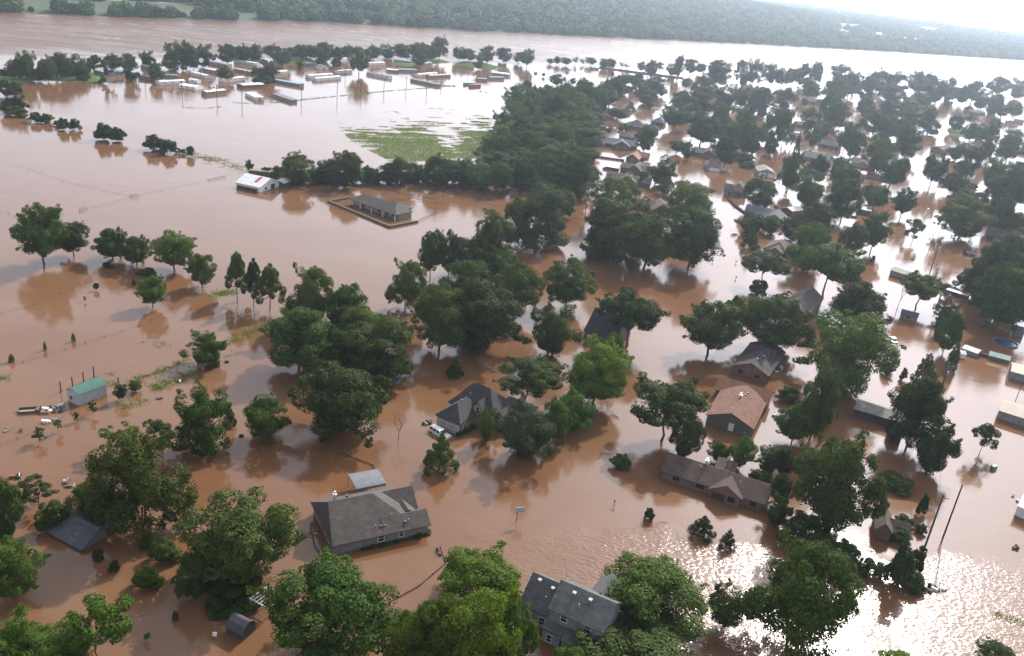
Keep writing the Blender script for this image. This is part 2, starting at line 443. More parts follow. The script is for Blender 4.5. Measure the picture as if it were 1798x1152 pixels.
# ------------------------------------------------------------------ tree shapes (unit width, unit height; copied, turned and scaled)
def unit(v): return v / np.maximum(np.linalg.norm(v, axis=-1, keepdims=True), 1e-9)
def lobes_for(kind, R):
    """lobe centres and radii of a crown"""
    L = []
    if kind == 'R':                                        # full round crown down to the water
        for i in range(40):
            d = unit(R.normal(size=3)); q = R.uniform(0.68, 1.12)
            if d[2] < -.35: q *= .8
            L.append((d * [0.37, 0.37, 0.38] * q + [0, 0, 0.47 + R.uniform(-.02, .05)], R.uniform(0.06, 0.16)))
        for i in range(8): L.append((np.array([R.uniform(-.18, .18), R.uniform(-.18, .18), R.uniform(.2, .75)]), 0.2))
    elif kind == 'O':                                      # spreading crown over a short bare trunk
        for i in range(46):
            d = unit(R.normal(size=3)); q = R.uniform(0.75, 1.06)
            if d[2] < -.3: q *= .85
            L.append((d * [0.38, 0.38, 0.38] * q + [0, 0, 0.53 + R.uniform(-.03, .05)], R.uniform(0.08, 0.145)))
        for i in range(8): L.append((np.array([R.uniform(-.2, .2), R.uniform(-.2, .2), R.uniform(.32, .76)]), 0.18))
    elif kind == 'T':                                      # tall, uneven, with separate leaders
        n = R.integers(3, 5)
        heads = [(R.uniform(-.2, .2), R.uniform(-.2, .2), R.uniform(0.6, 0.90)) for _ in range(n)] + [(0, 0, 0.86)]
        for hx, hy, hz in heads:
            for i in range(11):
                t = R.uniform(0.1, 1); r = 0.31 * (1 - 0.5 * t)
                a = R.uniform(0, 6.283)
                L.append((np.array([hx * (0.5 + 0.5 * t) + math.cos(a) * r, hy * (0.5 + 0.5 * t) + math.sin(a) * r, hz * t + 0.03]), R.uniform(0.08, 0.145)))
        for i in range(6): L.append((np.array([R.uniform(-.12, .12), R.uniform(-.12, .12), R.uniform(.15, .7)]), 0.17))
    elif kind == 'U':                                      # umbrella crown held up on a long trunk
        for i in range(44):
            d = unit(R.normal(size=3)); q = R.uniform(0.72, 1.06)
            if d[2] < 0: d[2] *= .6
            L.append((d * [0.39, 0.39, 0.27] * q + [0, 0, 0.64 + R.uniform(-.04, .04)], R.uniform(0.07, 0.125)))
        for i in range(8): L.append((np.array([R.uniform(-.22, .22), R.uniform(-.22, .22), R.uniform(.56, .78)]), 0.14))
    elif kind == 'P':                                      # pine: open tiers on a long trunk
        for i in range(32):
            t = i / 32; a = i * 2.4 + R.uniform(-.4, .4); z = 0.30 + 0.60 * t; r = 0.40 * (1 - t) ** 0.7 * R.uniform(0.55, 1.05) + 0.04
            L.append((np.array([math.cos(a) * r, math.sin(a) * r, z]), R.uniform(0.075, 0.125)))
        L.append((np.array([0, 0, 0.94]), 0.08)); L.append((np.array([0, 0, 0.6]), 0.14)); L.append((np.array([0, 0, 0.76]), 0.13))
    elif kind == 'C':                                      # cedar
        for i in range(30):
            t = i / 30; a = i * 2.4; z = 0.06 + 0.84 * t; r = 0.36 * (1 - t) ** 0.8
            L.append((np.array([math.cos(a) * r, math.sin(a) * r, z]), 0.05 + 0.10 * (1 - t)))
        L.append((np.array([0, 0, 0.93]), 0.05))
        L.append((np.array([0, 0, 0.3]), 0.24)); L.append((np.array([0, 0, 0.55]), 0.15))
    elif kind == 'S':                                      # shrub, a low dome
        for i in range(20):
            d = unit(R.normal(size=3)); d[2] = abs(d[2])
            L.append((d * [0.36, 0.36, 0.66] * R.uniform(.7, 1.05) + [0, 0, 0.12], R.uniform(0.10, 0.19)))
        L.append((np.array([0, 0, 0.35]), 0.3))
    elif kind == 'L':                                      # loose, see-through crown
        for i in range(26):
            d = unit(R.normal(size=3)); q = R.uniform(0.35, 1.0)
            L.append((d * [0.38, 0.38, 0.38] * q + [0, 0, 0.55], R.uniform(0.06, 0.11)))
    elif kind == 'K':                                      # narrow upright evergreen
        for i in range(26):
            t = i / 26; a = i * 2.4; z = 0.08 + 0.84 * t; r = 0.33 * math.sin(min(1, (1.08 - t) * 1.3) * 1.57)
            L.append((np.array([math.cos(a) * r, math.sin(a) * r, z]), 0.15 * (1.15 - 0.6 * t)))
        L.append((np.array([0, 0, 0.5]), 0.3))
    if kind in 'ROTU':                                      # loose sprays breaking the outline
        c0 = np.mean([c for c, _ in L], axis=0)
        for i in range(34):
            c, r = L[R.integers(0, len(L))]
            d = unit(c - c0 + R.normal(scale=.12, size=3) + [0, 0, .02])
            L.append((c + d * r * R.uniform(.75, 1.25), R.uniform(.028, .055)))
    return L
CROWN0 = {'U': 0.36, 'R': 0.03, 'O': 0.12, 'T': 0.04, 'P': 0.28, 'C': 0.0, 'S': 0.0, 'L': 0.12, 'K': 0.0, 'B': 0.3}
def crown_mesh(kind, seed):
    R = np.random.default_rng(seed)
    L = lobes_for(kind, R)
    P, N = [], []
    tot = {'U': 22000, 'R': 30000, 'O': 27000, 'T': 27000, 'P': 15000, 'C': 8000, 'S': 8000, 'L': 6000, 'K': 7000}[kind]
    wsum = sum(r * r for _, r in L)
    cc = np.mean([c for c, _ in L], axis=0)
    for c, r in L:
        k = int(tot * r * r / wsum)
        # each lobe is itself a bunch of sprays
        ns = 9
        sd_ = unit(R.normal(size=(ns, 3)) + 0.5 * unit((c - cc) + 1e-6))
        which = R.integers(0, ns, k)
        d = unit(sd_[which] + R.normal(scale=0.42, size=(k, 3)))
        rr = r * (0.72 + 0.36 * R.random((k, 1)) + 0.16 * (R.random((ns, 1))[which] - 0.5))
        P.append(c + d * rr * [1, 1, 0.82]); N.append(unit(d + 0.38 * R.normal(size=(k, 3)) + [0, 0, 0.2]))
    P = np.concatenate(P); N = np.concatenate(N)
    keep = P[:, 2] > (0.13 if kind == 'O' else 0.005)
    P, N = P[keep], N[keep]
    n = len(P)
    ls = {'U': 0.0112, 'R': 0.0112, 'O': 0.0112, 'T': 0.0108, 'P': 0.013, 'C': 0.016, 'S': 0.022, 'L': 0.014, 'K': 0.020}[kind]
    t = unit(np.cross(N, R.normal(size=(n, 3)))); b_ = np.cross(N, t)
    a = ls * R.uniform(0.7, 1.5, (n, 1)); w = a * R.uniform(0.5, 0.8, (n, 1))
    sag = N * a * 0.25
    vv = np.stack([P - t * a - sag, P + b_ * w, P + t * a - sag, P - b_ * w], 1).reshape(-1, 3)
    lo, hi = np.percentile(vv[:, :2], 0.7, axis=0), np.percentile(vv[:, :2], 99.3, axis=0)
    sc = 1.0 / max((hi - lo).mean(), 1e-6)
    vv[:, :2] *= sc
    z1 = np.percentile(vv[:, 2], 99.7); vv[:, 2] *= 1.0 / z1
    me = bpy.data.meshes.new('crown')
    me.vertices.add(n * 4); me.vertices.foreach_set('co', vv.astype(np.float32).ravel())
    me.loops.add(n * 4); me.loops.foreach_set('vertex_index', np.arange(n * 4, dtype=np.int32))
    me.polygons.add(n); me.polygons.foreach_set('loop_start', np.arange(0, n * 4, 4, dtype=np.int32))
    me.materials.append(LEAF['m'])
    me.update(); me.validate()
    # trunk and limbs
    mb = MB()
    tr = {'U': .02, 'R': .022, 'O': .024, 'T': .02, 'P': .02, 'C': .02, 'S': .012, 'L': .018, 'K': .018}[kind]
    if kind == 'S':
        for i in range(4):
            a_ = i * 1.57 + .4
            mb.tube([(0.03 * math.cos(a_), 0.03 * math.sin(a_), -.3), (0.18 * math.cos(a_), 0.18 * math.sin(a_), .5)], [tr, tr * .3], 5)
    else:
        top = 0.9 if kind in 'PCK' else 0.62
        k = 7
        pts = [np.array([0.02 * math.sin(i * 1.3 + seed), 0.02 * math.cos(i * 1.7 + seed), -0.15 + (top + 0.15) * i / (k - 1)]) for i in range(k)]
        mb.tube(pts, [tr * (1.25 if i == 0 else 1.1 - 0.95 * i / (k - 1)) for i in range(k)], 7)
        order = R.permutation(len(L))[:(9 if kind not in 'PL' else 16)]
        for i in order:
            c = L[i][0] * [sc, sc, 1 / z1]
            z0 = (0.25 + 0.3 * R.random()) if kind not in 'PC' else c[2] - 0.03
            z0 = min(z0, c[2] - 0.02, top - 0.02)
            if z0 < 0.05: continue
            base = np.array([0.015 * math.sin(seed), 0, z0])
            mid = base * 0.45 + c * 0.55 + [0, 0, -0.03]
            mb.tube([base, mid, c], [tr * 0.55, tr * 0.35, tr * 0.12], 5)
    tme = bpy.data.meshes.new('trunk'); tme.from_pydata([tuple(map(float, v)) for v in mb.v], [], mb.f); tme.update(); tme.materials.append(BARK)
    return me, tme, vv[::max(1, len(vv) // 700)].copy()
PROTO = {}
for kd, cnt in (('R', 5), ('O', 4), ('U', 3), ('T', 4), ('P', 2), ('C', 2), ('S', 3), ('L', 2), ('K', 2)):
    PROTO[kd] = [crown_mesh(kd, 100 + 17 * i + ord(kd)) for i in range(cnt)]
def bare_mesh():
    R = np.random.default_rng(5); mb = MB()
    def grow(p, d, ln, r, lv):
        q = p + d * ln
        mb.tube([p, (p + q) / 2 + R.normal(size=3) * ln * .05, q], [r, r * .8, r * .6], 5)
        if lv == 0: return
        for i in range(3):
            grow(q, unit(d + R.normal(scale=0.5, size=3) + [0, 0, .25]), ln * R.uniform(.55, .8), r * .6, lv - 1)
    grow(np.array([0, 0, -.1]), np.array([0, 0, 1.0]), 0.36, 0.022, 4)
    v = np.array(mb.v); v[:, :2] /= (v[:, :2].max() - v[:, :2].min()); v[:, 2] = np.where(v[:, 2] > 0, v[:, 2] / v[:, 2].max(), v[:, 2])
    me = bpy.data.meshes.new('branches'); me.from_pydata(v.tolist(), [], mb.f); me.materials.append(plain('pale_bark', (0.2, 0.165, 0.13), 0.9)); return me
BARE = bare_mesh()

def tree(x, yb, yt, w, kind, col, label, cat, name, group=None, base=None):
    """x, yb, yt, w: trunk foot (or crown bottom for crowns that reach the water), top and width in photograph pixels"""
    if yb < 300 and x > 1040: w *= 1.06
    P = gp(x, yb); dpt = depth(P); k = FPX / dpt
    th = math.asin(min(0.99, CAMH / np.linalg.norm(P - CAM)))
    r = w / k / 2; c0 = CROWN0[kind]; full = kind in 'RSTCK'
    D = (yb - yt) / k
    if full:
        e = D / 2; a2 = e * e - (r * math.sin(th)) ** 2
        a = math.sqrt(max(a2, (0.42 * r) ** 2)) / math.cos(th)
        H = 2 * a / (1 - c0); zc = H * (1 + c0) / 2
        ex = math.sqrt((a * math.cos(th)) ** 2 + (r * math.sin(th)) ** 2)
        P = gp(x, yb - k * max(0, ex - zc * math.cos(th)) * 0.85)
    else:
        lo, hi = 0.2, 60
        for _ in range(40):
            H = (lo + hi) / 2; a = H * (1 - c0) / 2; zc = H * (1 + c0) / 2
            if zc * math.cos(th) + math.sqrt((a * math.cos(th)) ** 2 + (r * math.sin(th) * .8) ** 2) < D: lo = H
            else: hi = H
    g = base if base is not None else 0.0
    rz = random.uniform(0, 6.28)
    if kind != 'B':
        cm, tm, sv = random.choice(PROTO[kind])
        cr_, sr_ = math.cos(rz), math.sin(rz)
        Q = np.stack([sv[:, 0] * cr_ - sv[:, 1] * sr_, sv[:, 0] * sr_ + sv[:, 1] * cr_, sv[:, 2]], 1)
        ys, xs = yb, x                                       # fit the crown's own outline to the outline read off the photograph
        for _ in range(8):
            P = gp(xs, ys)
            px_, py_ = proj(P + Q * [2 * r, 2 * r, H])
            x0, x1 = np.percentile(px_, [1.0, 99.0]); y0, y1 = np.percentile(py_, [0.8, 99.2])
            r *= float(np.clip(w / (x1 - x0), .7, 1.4))
            if full:
                want, have = yb - yt, y1 - y0
                H = float(np.clip(H * np.clip(1 + (want - have) / max(have, 1) * 1.1, .6, 1.5), r * .55, 40))
                cap = 25.0 if yb < 260 else 21.5
                if H >= cap:                                # its foot is hidden: a tree of usual height that reaches the same top
                    H = cap; ys += (yt - y0) * .8
                else: ys += (yb - y1) * .8 if abs(want - have) < .3 * want else 0
                xs += (x - (x0 + x1) / 2) * .8
            else:
                H = float(np.clip(H * np.clip((ys - yt) / max(ys - y0, 1), .7, 1.4), .3, 40))
        P = gp(xs, ys)
    root = empty(name, (P[0], P[1], g), rz, (2 * r, 2 * r, H))
    tag(root, label, cat, group)
    if kind == 'B':
        link('branches', BARE, None, root); return root
    c = link('crown', cm, None, root)
    c.material_slots[0].link = 'OBJECT'; c.material_slots[0].material = LEAF[col]
    link('trunk', tm, None, root)
    return root

COLW = {'v': 'vivid green', 'd': 'dark green', 'm': 'mid green', 'b': 'bright green', 'g': 'grey green', 'l': 'pale olive'}
SHPW = {'U': 'umbrella-crowned', 'R': 'round full', 'O': 'spreading', 'T': 'tall uneven', 'P': 'open pine', 'C': 'pointed cedar', 'S': 'low bushy', 'L': 'loose airy', 'K': 'narrow upright', 'B': 'leafless'}
def stand(where, rows, group=None, bases=0.0):
    """one row per tree: x bottom top width kind colour [| own label]"""
    for row in rows.strip().splitlines():
        row = row.strip()
        if not row: continue
        own = None
        if '|' in row: row, own = [t.strip() for t in row.split('|')]
        x, yb, yt, w, kd, co = row.split()
        shrub = kd == 'S'
        cat = 'shrub' if shrub else 'tree'
        nm = {'P': 'pine_tree', 'C': 'cedar_tree', 'S': 'shrub', 'B': 'bare_tree', 'K': 'evergreen_tree'}.get(kd, 'shade_tree')
        lab = own or f"{COLW[co]} {SHPW[kd]} {cat} {where}"
        tree(float(x), float(yb), float(yt), float(w), kd, co, lab, cat, nm, None if own else f"{COLW[co]} {SHPW[kd]} {cat}s {where}", bases)
# ------------------------------------------------------------------ trees, read off the photograph
stand('near the open pasture', '''
76 464 362 92 O m | big spreading tree with thick bare trunk alone in open pasture floodwater
130 450 392 52 O d | mid-sized dark tree close beside the big thick-trunked pasture tree
196 450 402 55 R d | dark round tree at pasture edge above a submerged dark shrub
240 460 416 50 R d | dark round tree between another dark tree and a lighter spreading one
306 474 408 76 O m | lighter spreading tree with visible trunk ending the pasture row of four
355 505 447 48 O m | round tree with short trunk close beside wire fence and pine trio
268 540 486 50 O m | neat round lone tree casting a long shadow in the fenced pasture
417 528 447 42 P m | first of three tall pines on grassy hump, farthest from the thicket
446 538 455 40 P d | middle one of the three tall pines in floodwater
474 546 464 52 P m | pine of the trio standing beside the tall leafy clump
190 471 459 18 S d | small dark shrub standing in water under the dark pasture trees
257 484 470 34 S d | wide flat dark shrub beside lone pasture tree
358 642 583 72 R m | dense round tree overhanging the small open-fronted animal shelter
169 510 497 11 O m | ball-shaped sapling alone in the pasture with tiny shadow
149 530 520 6 L m | thin short sapling near the ball-shaped one
235 501 490 7 K m | thin sapling near the lone pasture tree
129 599 585 8 K m | thin sapling just above the long wire fence
79 615 600 7 K m | narrow sapling on the wire fence, second from pasture corner
20 636 622 11 K m | sapling at the end of the wire fence line
213 704 675 22 O g | small grey green tree beside the arched-roof shed
238 687 668 21 O m | small round tree at the bend of weedy fence behind arched shed
163 729 703 16 L g | small pale tree in front of the arched-roof shed
135 741 724 11 L m | thin little tree by the floating debris
103 759 736 14 L l | wispy yellowish sapling beside debris line
70 778 750 26 L g | small grey rounded tree near drowned fence corner
''')
stand('in the leafy clump beside the three pines', '''
543 575 470 80 T m
612 592 503 68 T d
525 642 543 105 R d
640 622 540 95 R m
667 658 560 112 R d
590 645 575 70 R d
''')
stand('at the edge of the pasture', '''
355 798 683 94 T m | tall leafy tree with small dark cedar hugging its side
403 750 712 24 C d | small dark cedar beside tall leafy tree
470 772 694 74 R m | rounded tree standing alone next to a floating black barrel
590 768 638 148 R d | huge dark green dome tree near small drowned shed
670 698 659 40 S d | dense dark bush hiding a small drowned shed
215 800 741 66 L b | bright airy treetop behind the large grey roof's big tree
285 795 737 50 L l | pale loose tree between two large leafy trees
248 930 766 178 T m | massive ragged tree shading the submerged grey roof
165 905 838 95 R d | dark low tree spreading over submerged grey roof's corner
68 886 834 64 L g | see-through feathery small tree near orange tractor
92 928 880 62 S d | dark shrub against the submerged grey roof
2 950 838 70 R m | leafy tree between small orange tractor and larger tree by submerged roof
20 1048 944 112 R m | large leafy tree facing the eave side of submerged grey roof
22 1195 1068 120 T b | bright green tree next to green leafy one and feathery light tree
98 1195 1085 120 T m | green leafy tree between bright green tree and feathery light one
172 1168 1046 108 L b | light feathery tree next to the bright broad corner tree
425 1008 865 192 O d | huge dark spreading oak above the white pergola frame
340 1048 972 68 R d | dark rounded tree tucked under huge oak's edge
410 1046 995 96 S d | dark bushes under the huge oak beside pergola frame
583 1146 974 220 O m | huge spreading tree close below the grey hip-roofed house
262 962 936 34 S m | leafy shrub at end of drowned hedge beside submerged roof
290 985 944 56 S m | longer leafy shrub of the drowned hedge near huge oak
260 1034 994 52 S b | isolated bright round bush in open brown water
172 986 964 20 S d | small dark bush just off the submerged grey roof
200 1004 984 21 S d | second small dark bush off the submerged grey roof
308 1090 1073 11 K m | tiny upright sapling in open brown water
258 1127 1111 13 L m | bent little sapling near the black gambrel shed
775 832 763 58 C m | dark ragged tree below the flooded utility vehicle
842 1085 962 128 T b | bright tree rising beside gap above the two-storey house
768 1195 1052 118 T b | bright leafy tree joined to a taller bright one near two-storey house
846 1205 1036 130 T v | tallest bright green tree of the clump beside two-storey blue-grey house
806 1225 1092 150 R m | shaded green tree in front of bright clump by two-storey house
893 1165 1048 98 R b | bright tree crowding the two-storey blue-grey house
725 1180 1075 100 R b | low bright tree between huge spreading tree and bright leafy clump
1152 1125 979 160 R m | big leafy tree beyond the two-storey blue-grey house
1110 1200 1062 215 R d | dark wide tree overhanging the two-storey house
995 1215 1137 70 R b | bright treetop just below two-storey house porch
''')
stand('in the wooded clump between pasture and street', '''
755 488 407 44 O d
787 488 408 44 O d
713 542 459 66 T m
866 475 371 68 T d
938 505 325 106 T g
832 480 414 78 R m
912 430 350 60 T m
992 540 455 84 O d
905 548 462 95 R d
850 608 492 138 R d
776 606 503 92 R m
815 525 458 82 R m
880 485 437 62 R m
''')
stand('around the houses in mid-water', '''
977 620 536 80 R d | round dark tree beside the tall blue-grey barn-roofed house
1098 611 508 106 U d | wide umbrella-shaped tree with long bare trunk by blue-grey barn-roofed house
1052 700 594 106 R v | vivid yellow green round tree beside grey green clump and umbrella-shaped tree
1074 642 587 40 R m | small tree peeking out behind the vivid yellow green one
799 664 631 30 C m | lone small cedar above the peaked-roof house
922 707 629 108 U d | dark spreading tree behind the peaked-roof house
858 770 717 34 R m | slim tree standing before the peaked-roof house
926 798 705 88 R g | dull grey green round tree next to peaked-roof house
976 772 702 48 R m | smaller tree joined to the dull grey green round one
1011 750 684 60 R m | tree ending the clump beside the peaked-roof house
1160 775 665 122 U d | ragged open tree with mirrored limbs near brick ranch house
1208 802 728 58 R d | dark bushy tree behind the brick ranch house's end
700 772 721 34 B d | leafless thin tree standing alone in brown water
1090 824 797 35 S d | rounded lone bush in the open water by ranch house
1140 911 892 17 S d | tiny bush in open water below the brick ranch house
1233 950 907 44 C d | rounded little evergreen with bigger neighbour below ranch house
1277 966 931 29 C d | smallest evergreen below the brick ranch house
1270 1100 1024 68 O d | dark tree silhouetted in the dazzling sun glitter
1405 1168 948 192 T m | big see-through tree silhouetted against dazzling sun glitter
1750 1190 1122 84 R d | dark treetop past the weed line beyond sun glitter
1580 1180 1141 80 S b | bright bush tips between big silhouetted tree and dark treetop in glitter
1241 622 532 102 O m | leafy tree with short trunk mirrored beside dark hip-roofed house
1475 935 770 156 R d | giant dark tree right behind the brick ranch house
''')
stand('behind the brick ranch house', '''
1262 812 775 36 R m
1303 818 767 50 R m
1350 828 783 46 R d
1380 834 788 42 R d
1372 882 833 38 R d
1365 922 866 52 R d
1333 845 824 36 S b
1415 968 902 92 S d
1480 992 948 66 S d
1425 1000 955 60 S d
''')
stand('along the drowned fence by small brown-roofed house', '''
1575 868 828 58 S d
1590 930 903 34 S d
1578 955 925 46 S d
1525 1013 980 40 S d
1549 1018 988 28 S d
1580 1024 952 48 S g
1611 1005 960 32 S d
1597 1044 1003 58 S d
1620 902 868 22 S d
1618 937 920 20 S d
''')
stand('around the sheds and back yards', '''
1293 533 519 15 S d | small round bush at the street edge, darker of two
1281 542 527 17 S m | small round bush at street edge touching the darker one
1335 502 440 82 U g | leaning grey green tree with forked bare trunk by street
1332 520 492 30 S d | dark bush at the foot of leaning forked tree
1317 438 398 32 C d | dark cedar in orange water beside brown hip-roofed house
1443 524 430 116 U m | wide green tree with two dark trunks standing in bright water
1420 472 394 74 R m | rounded tree behind the wide two-trunked tree
1362 610 518 128 R d | very dark broad tree behind the dark hip-roofed house
1510 580 496 98 R d | dark heavy-crowned tree beside parked silver car
1490 738 550 160 R m | giant sunlit tree next to the reddish-brown gabled house
1440 760 650 70 R d | shaded tree under the giant sunlit one
1397 772 713 64 R m | round tree beside the reddish-brown gabled house
1383 707 679 40 S d | low dark bush between reddish-brown house and giant tree
1608 543 477 76 U m | tree with dark trunk behind the small grey shed
1612 775 664 98 R d | dark full tree next to the white pickup truck
1640 828 733 88 R d | dark tree reaching out over sparkling water past brown shed
1720 797 744 44 L d | ragged small tree with bare top in shining water
1587 667 646 15 S d | small lone bush between evergreen hedge and giant tree
1560 655 636 24 S d | low brush at the giant sunlit tree's foot
1624 670 622 32 K d | dark egg-shaped evergreen standing alone by utility wires
1630 690 652 34 K d | second evergreen touching the egg-shaped one
1673 652 604 26 K d | tall narrow evergreen beside the small white shed
1575 545 490 26 B d | bare forked dead tree beside small grey shed
''')
stand('in the evergreen hedge along the back fence', '''
1662 562 527 42 R d
1668 612 548 50 R d
1650 585 555 26 R d
''')
stand('in the dark grove by the corner house', '''
1690 505 478 32 S d
1718 520 470 60 R d
1745 530 428 82 R d
1790 475 408 90 R d
1768 568 466 100 R m
1735 545 480 60 R d
1798 540 440 60 R m
1790 455 418 50 R b
''')
stand('in the tall clump along the flooded street', '''
1075 405 311 72 T m
1084 498 350 112 T d
1142 495 374 112 R d
1216 458 371 92 R g
1201 400 321 82 O m
1104 360 322 40 R m
''')
stand('in front yards of the first street', '''
1163 322 275 48 R d
1168 340 311 29 R d
1124 328 304 13 L m
1130 271 221 34 O d
1187 269 247 24 O d
1208 278 249 21 R d
1010 352 260 80 T m
991 378 333 38 R m
962 350 318 50 R m
''')
TH = []
_r = random.Random(3)
for y, xs in ((328, range(852, 985, 30)), (308, range(872, 1010, 33)), (290, range(868, 1030, 34)), (272, range(878, 1040, 33)), (255, range(890, 1040, 34)),
              (238, range(895, 1045, 34)), (222, range(905, 1045, 33)), (208, range(915, 1040, 34)), (197, range(995, 1050, 26))):
    for x in xs:
        TH.append(f"{x + _r.uniform(-7, 7):.0f} {y + _r.uniform(-4, 4):.0f} {y - _r.uniform(38, 54):.0f} {_r.uniform(46, 66):.0f} {_r.choice('RRTR')} {_r.choice('ddmmm')}")
stand('in the dense thicket beside the flooded grass field', '\n'.join(TH))
stand('in the hedgerow along the flooded field', '''
438 300 281 14 R d
525 320 268 56 R d
553 318 290 36 R d
575 318 280 40 R d
606 320 267 62 R d
650 320 292 38 R m
680 320 287 40 R d
708 320 277 46 R d
733 318 290 28 R d
772 322 274 50 R d
812 323 279 52 R d
470 306 294 26 S d
505 321 304 34 S d
529 321 300 34 S d
553 321 301 34 S d
577 321 302 34 S d
601 321 303 34 S d
625 321 304 34 S d
649 321 300 34 S d
673 321 301 34 S d
697 321 302 34 S d
721 321 303 34 S d
745 321 304 34 S d
769 321 300 34 S d
793 321 301 34 S d
817 321 302 34 S d
841 321 303 34 S d
865 321 304 34 S d
889 321 300 34 S d
913 321 301 34 S d
937 321 302 34 S d
961 321 303 34 S d
490 310 292 30 S d
''')
stand('in the broken row of islands across open floodwater', '''
62 214 197 26 S d
82 215 200 26 S d
112 226 208 24 S d
132 227 209 22 S d
183 243 217 36 S d
207 246 224 28 S d
272 262 237 40 S d
298 268 246 34 S d
320 270 262 14 S d
334 272 257 14 R m
8 168 140 30 R d
25 166 144 28 R d
34 198 167 32 R d
14 196 172 36 R d
28 205 186 40 S m
100 220 212 14 S d
''')
SP = 'on the riverside spit behind the mobile homes'
stand(SP, '''
48 136 90 40 T m
30 134 104 34 R d
82 138 102 32 R m
106 132 94 42 R d
130 132 96 40 R d
152 128 104 28 R d
12 134 119 34 S d
70 140 118 26 R d
168 122 97 30 R d
200 120 95 36 R d
226 118 94 30 R d
258 116 90 28 R d
305 122 75 38 T m
326 120 74 36 T d
358 116 78 36 R d
340 118 90 24 R d
398 108 78 36 R d
425 106 80 34 R d
448 105 78 32 R d
480 102 79 36 R d
508 102 84 26 R d
526 101 79 30 R d
545 101 80 30 R d
572 104 75 38 R d
592 106 83 24 R d
612 100 80 26 R d
656 102 80 30 R d
680 102 78 30 R d
706 101 78 30 R d
735 101 75 34 R d
756 110 79 30 O d
770 108 65 28 O m
806 108 83 24 O d
822 109 86 22 O d
854 114 81 26 O d
884 112 84 26 O d
910 112 92 18 O d
924 118 87 24 O d
''', bases=0.0)
stand('among the mobile homes of the trailer park', '''
190 143 103 24 L g
230 140 106 30 R d
276 140 109 28 T m
395 140 117 30 R m
468 141 106 38 R d
450 131 118 16 R d
496 119 90 30 O g
565 114 84 22 T m
630 132 83 36 O m
590 118 101 18 R d
736 114 90 26 R d
840 120 95 18 R m
527 120 106 14 R d
460 146 130 34 S d
145 142 120 26 S d
180 146 133 14 S d
475 143 132 26 S d
''')
stand('in the thin line along the drowned river road', '''
966 113 103 13 O d
978 114 99 13 O d
993 115 101 17 O d
1010 114 99 11 L d
1022 114 104 9 L d
1036 115 101 20 O d
1062 118 103 17 R d
1073 119 103 16 R d
1092 119 110 13 L d
1101 120 113 9 L d
1125 127 109 14 O d
1145 130 106 24 R d
1157 127 109 12 L d
1180 132 112 18 R d
1192 133 98 18 R d
1211 132 104 22 O d
1229 130 112 16 O d
1203 156 138 14 O d
''')
stand('in the flooded block nearest the river road', '''
976 152 131 26 O d
954 135 128 6 O d
925 158 141 18 R d
914 178 147 34 R m
938 184 152 36 R m
960 180 150 32 R m
976 178 152 24 R m
1005 150 137 12 O m
1026 164 137 26 R d
1074 183 136 40 R d
1100 164 127 32 R d
1118 152 130 24 R d
1128 160 146 18 R d
1151 163 131 30 R d
1162 168 150 18 R d
1136 181 152 36 R m
1142 189 176 14 R d
1050 198 158 36 R d
1032 200 172 32 R d
1106 194 180 18 C d
1084 210 190 34 O d
1068 238 220 16 L m
1092 240 217 24 L m
1183 227 184 46 O d
1195 188 160 32 R d
''')
stand('among roofs close to the river', '''
1263 150 107 40 R d
1236 168 133 40 R d
1295 145 105 22 L d
1306 150 119 24 R d
1323 158 103 34 T d
1348 152 112 28 O d
1370 154 120 26 O d
1388 151 121 22 O d
1412 152 112 26 R d
1433 145 108 22 T d
1420 170 139 36 R m
1480 142 113 36 R d
1470 176 135 52 R m
1495 174 128 42 R d
1205 200 165 42 R d
1240 195 154 48 R d
1276 192 149 42 R d
1306 186 154 28 R d
1336 190 154 40 R d
1376 192 155 38 R g
1320 203 175 24 R d
1336 206 187 20 R d
1366 202 184 24 R d
1411 188 173 13 O d
1520 178 136 34 R d
1545 172 124 42 R d
1566 178 148 46 R m
1577 170 126 32 R d
1611 170 126 36 R d
1633 166 129 26 R d
1621 186 144 48 R d
1646 180 140 32 R d
1670 184 137 34 R d
1665 186 165 16 R m
1711 178 142 36 R d
1726 190 160 32 R m
1755 182 134 42 R d
1750 192 165 26 R m
1788 186 137 46 R d
1700 196 186 11 O d
1692 180 150 30 R d
1738 207 182 20 O d
1756 208 182 22 O d
1778 207 181 26 O d
''')
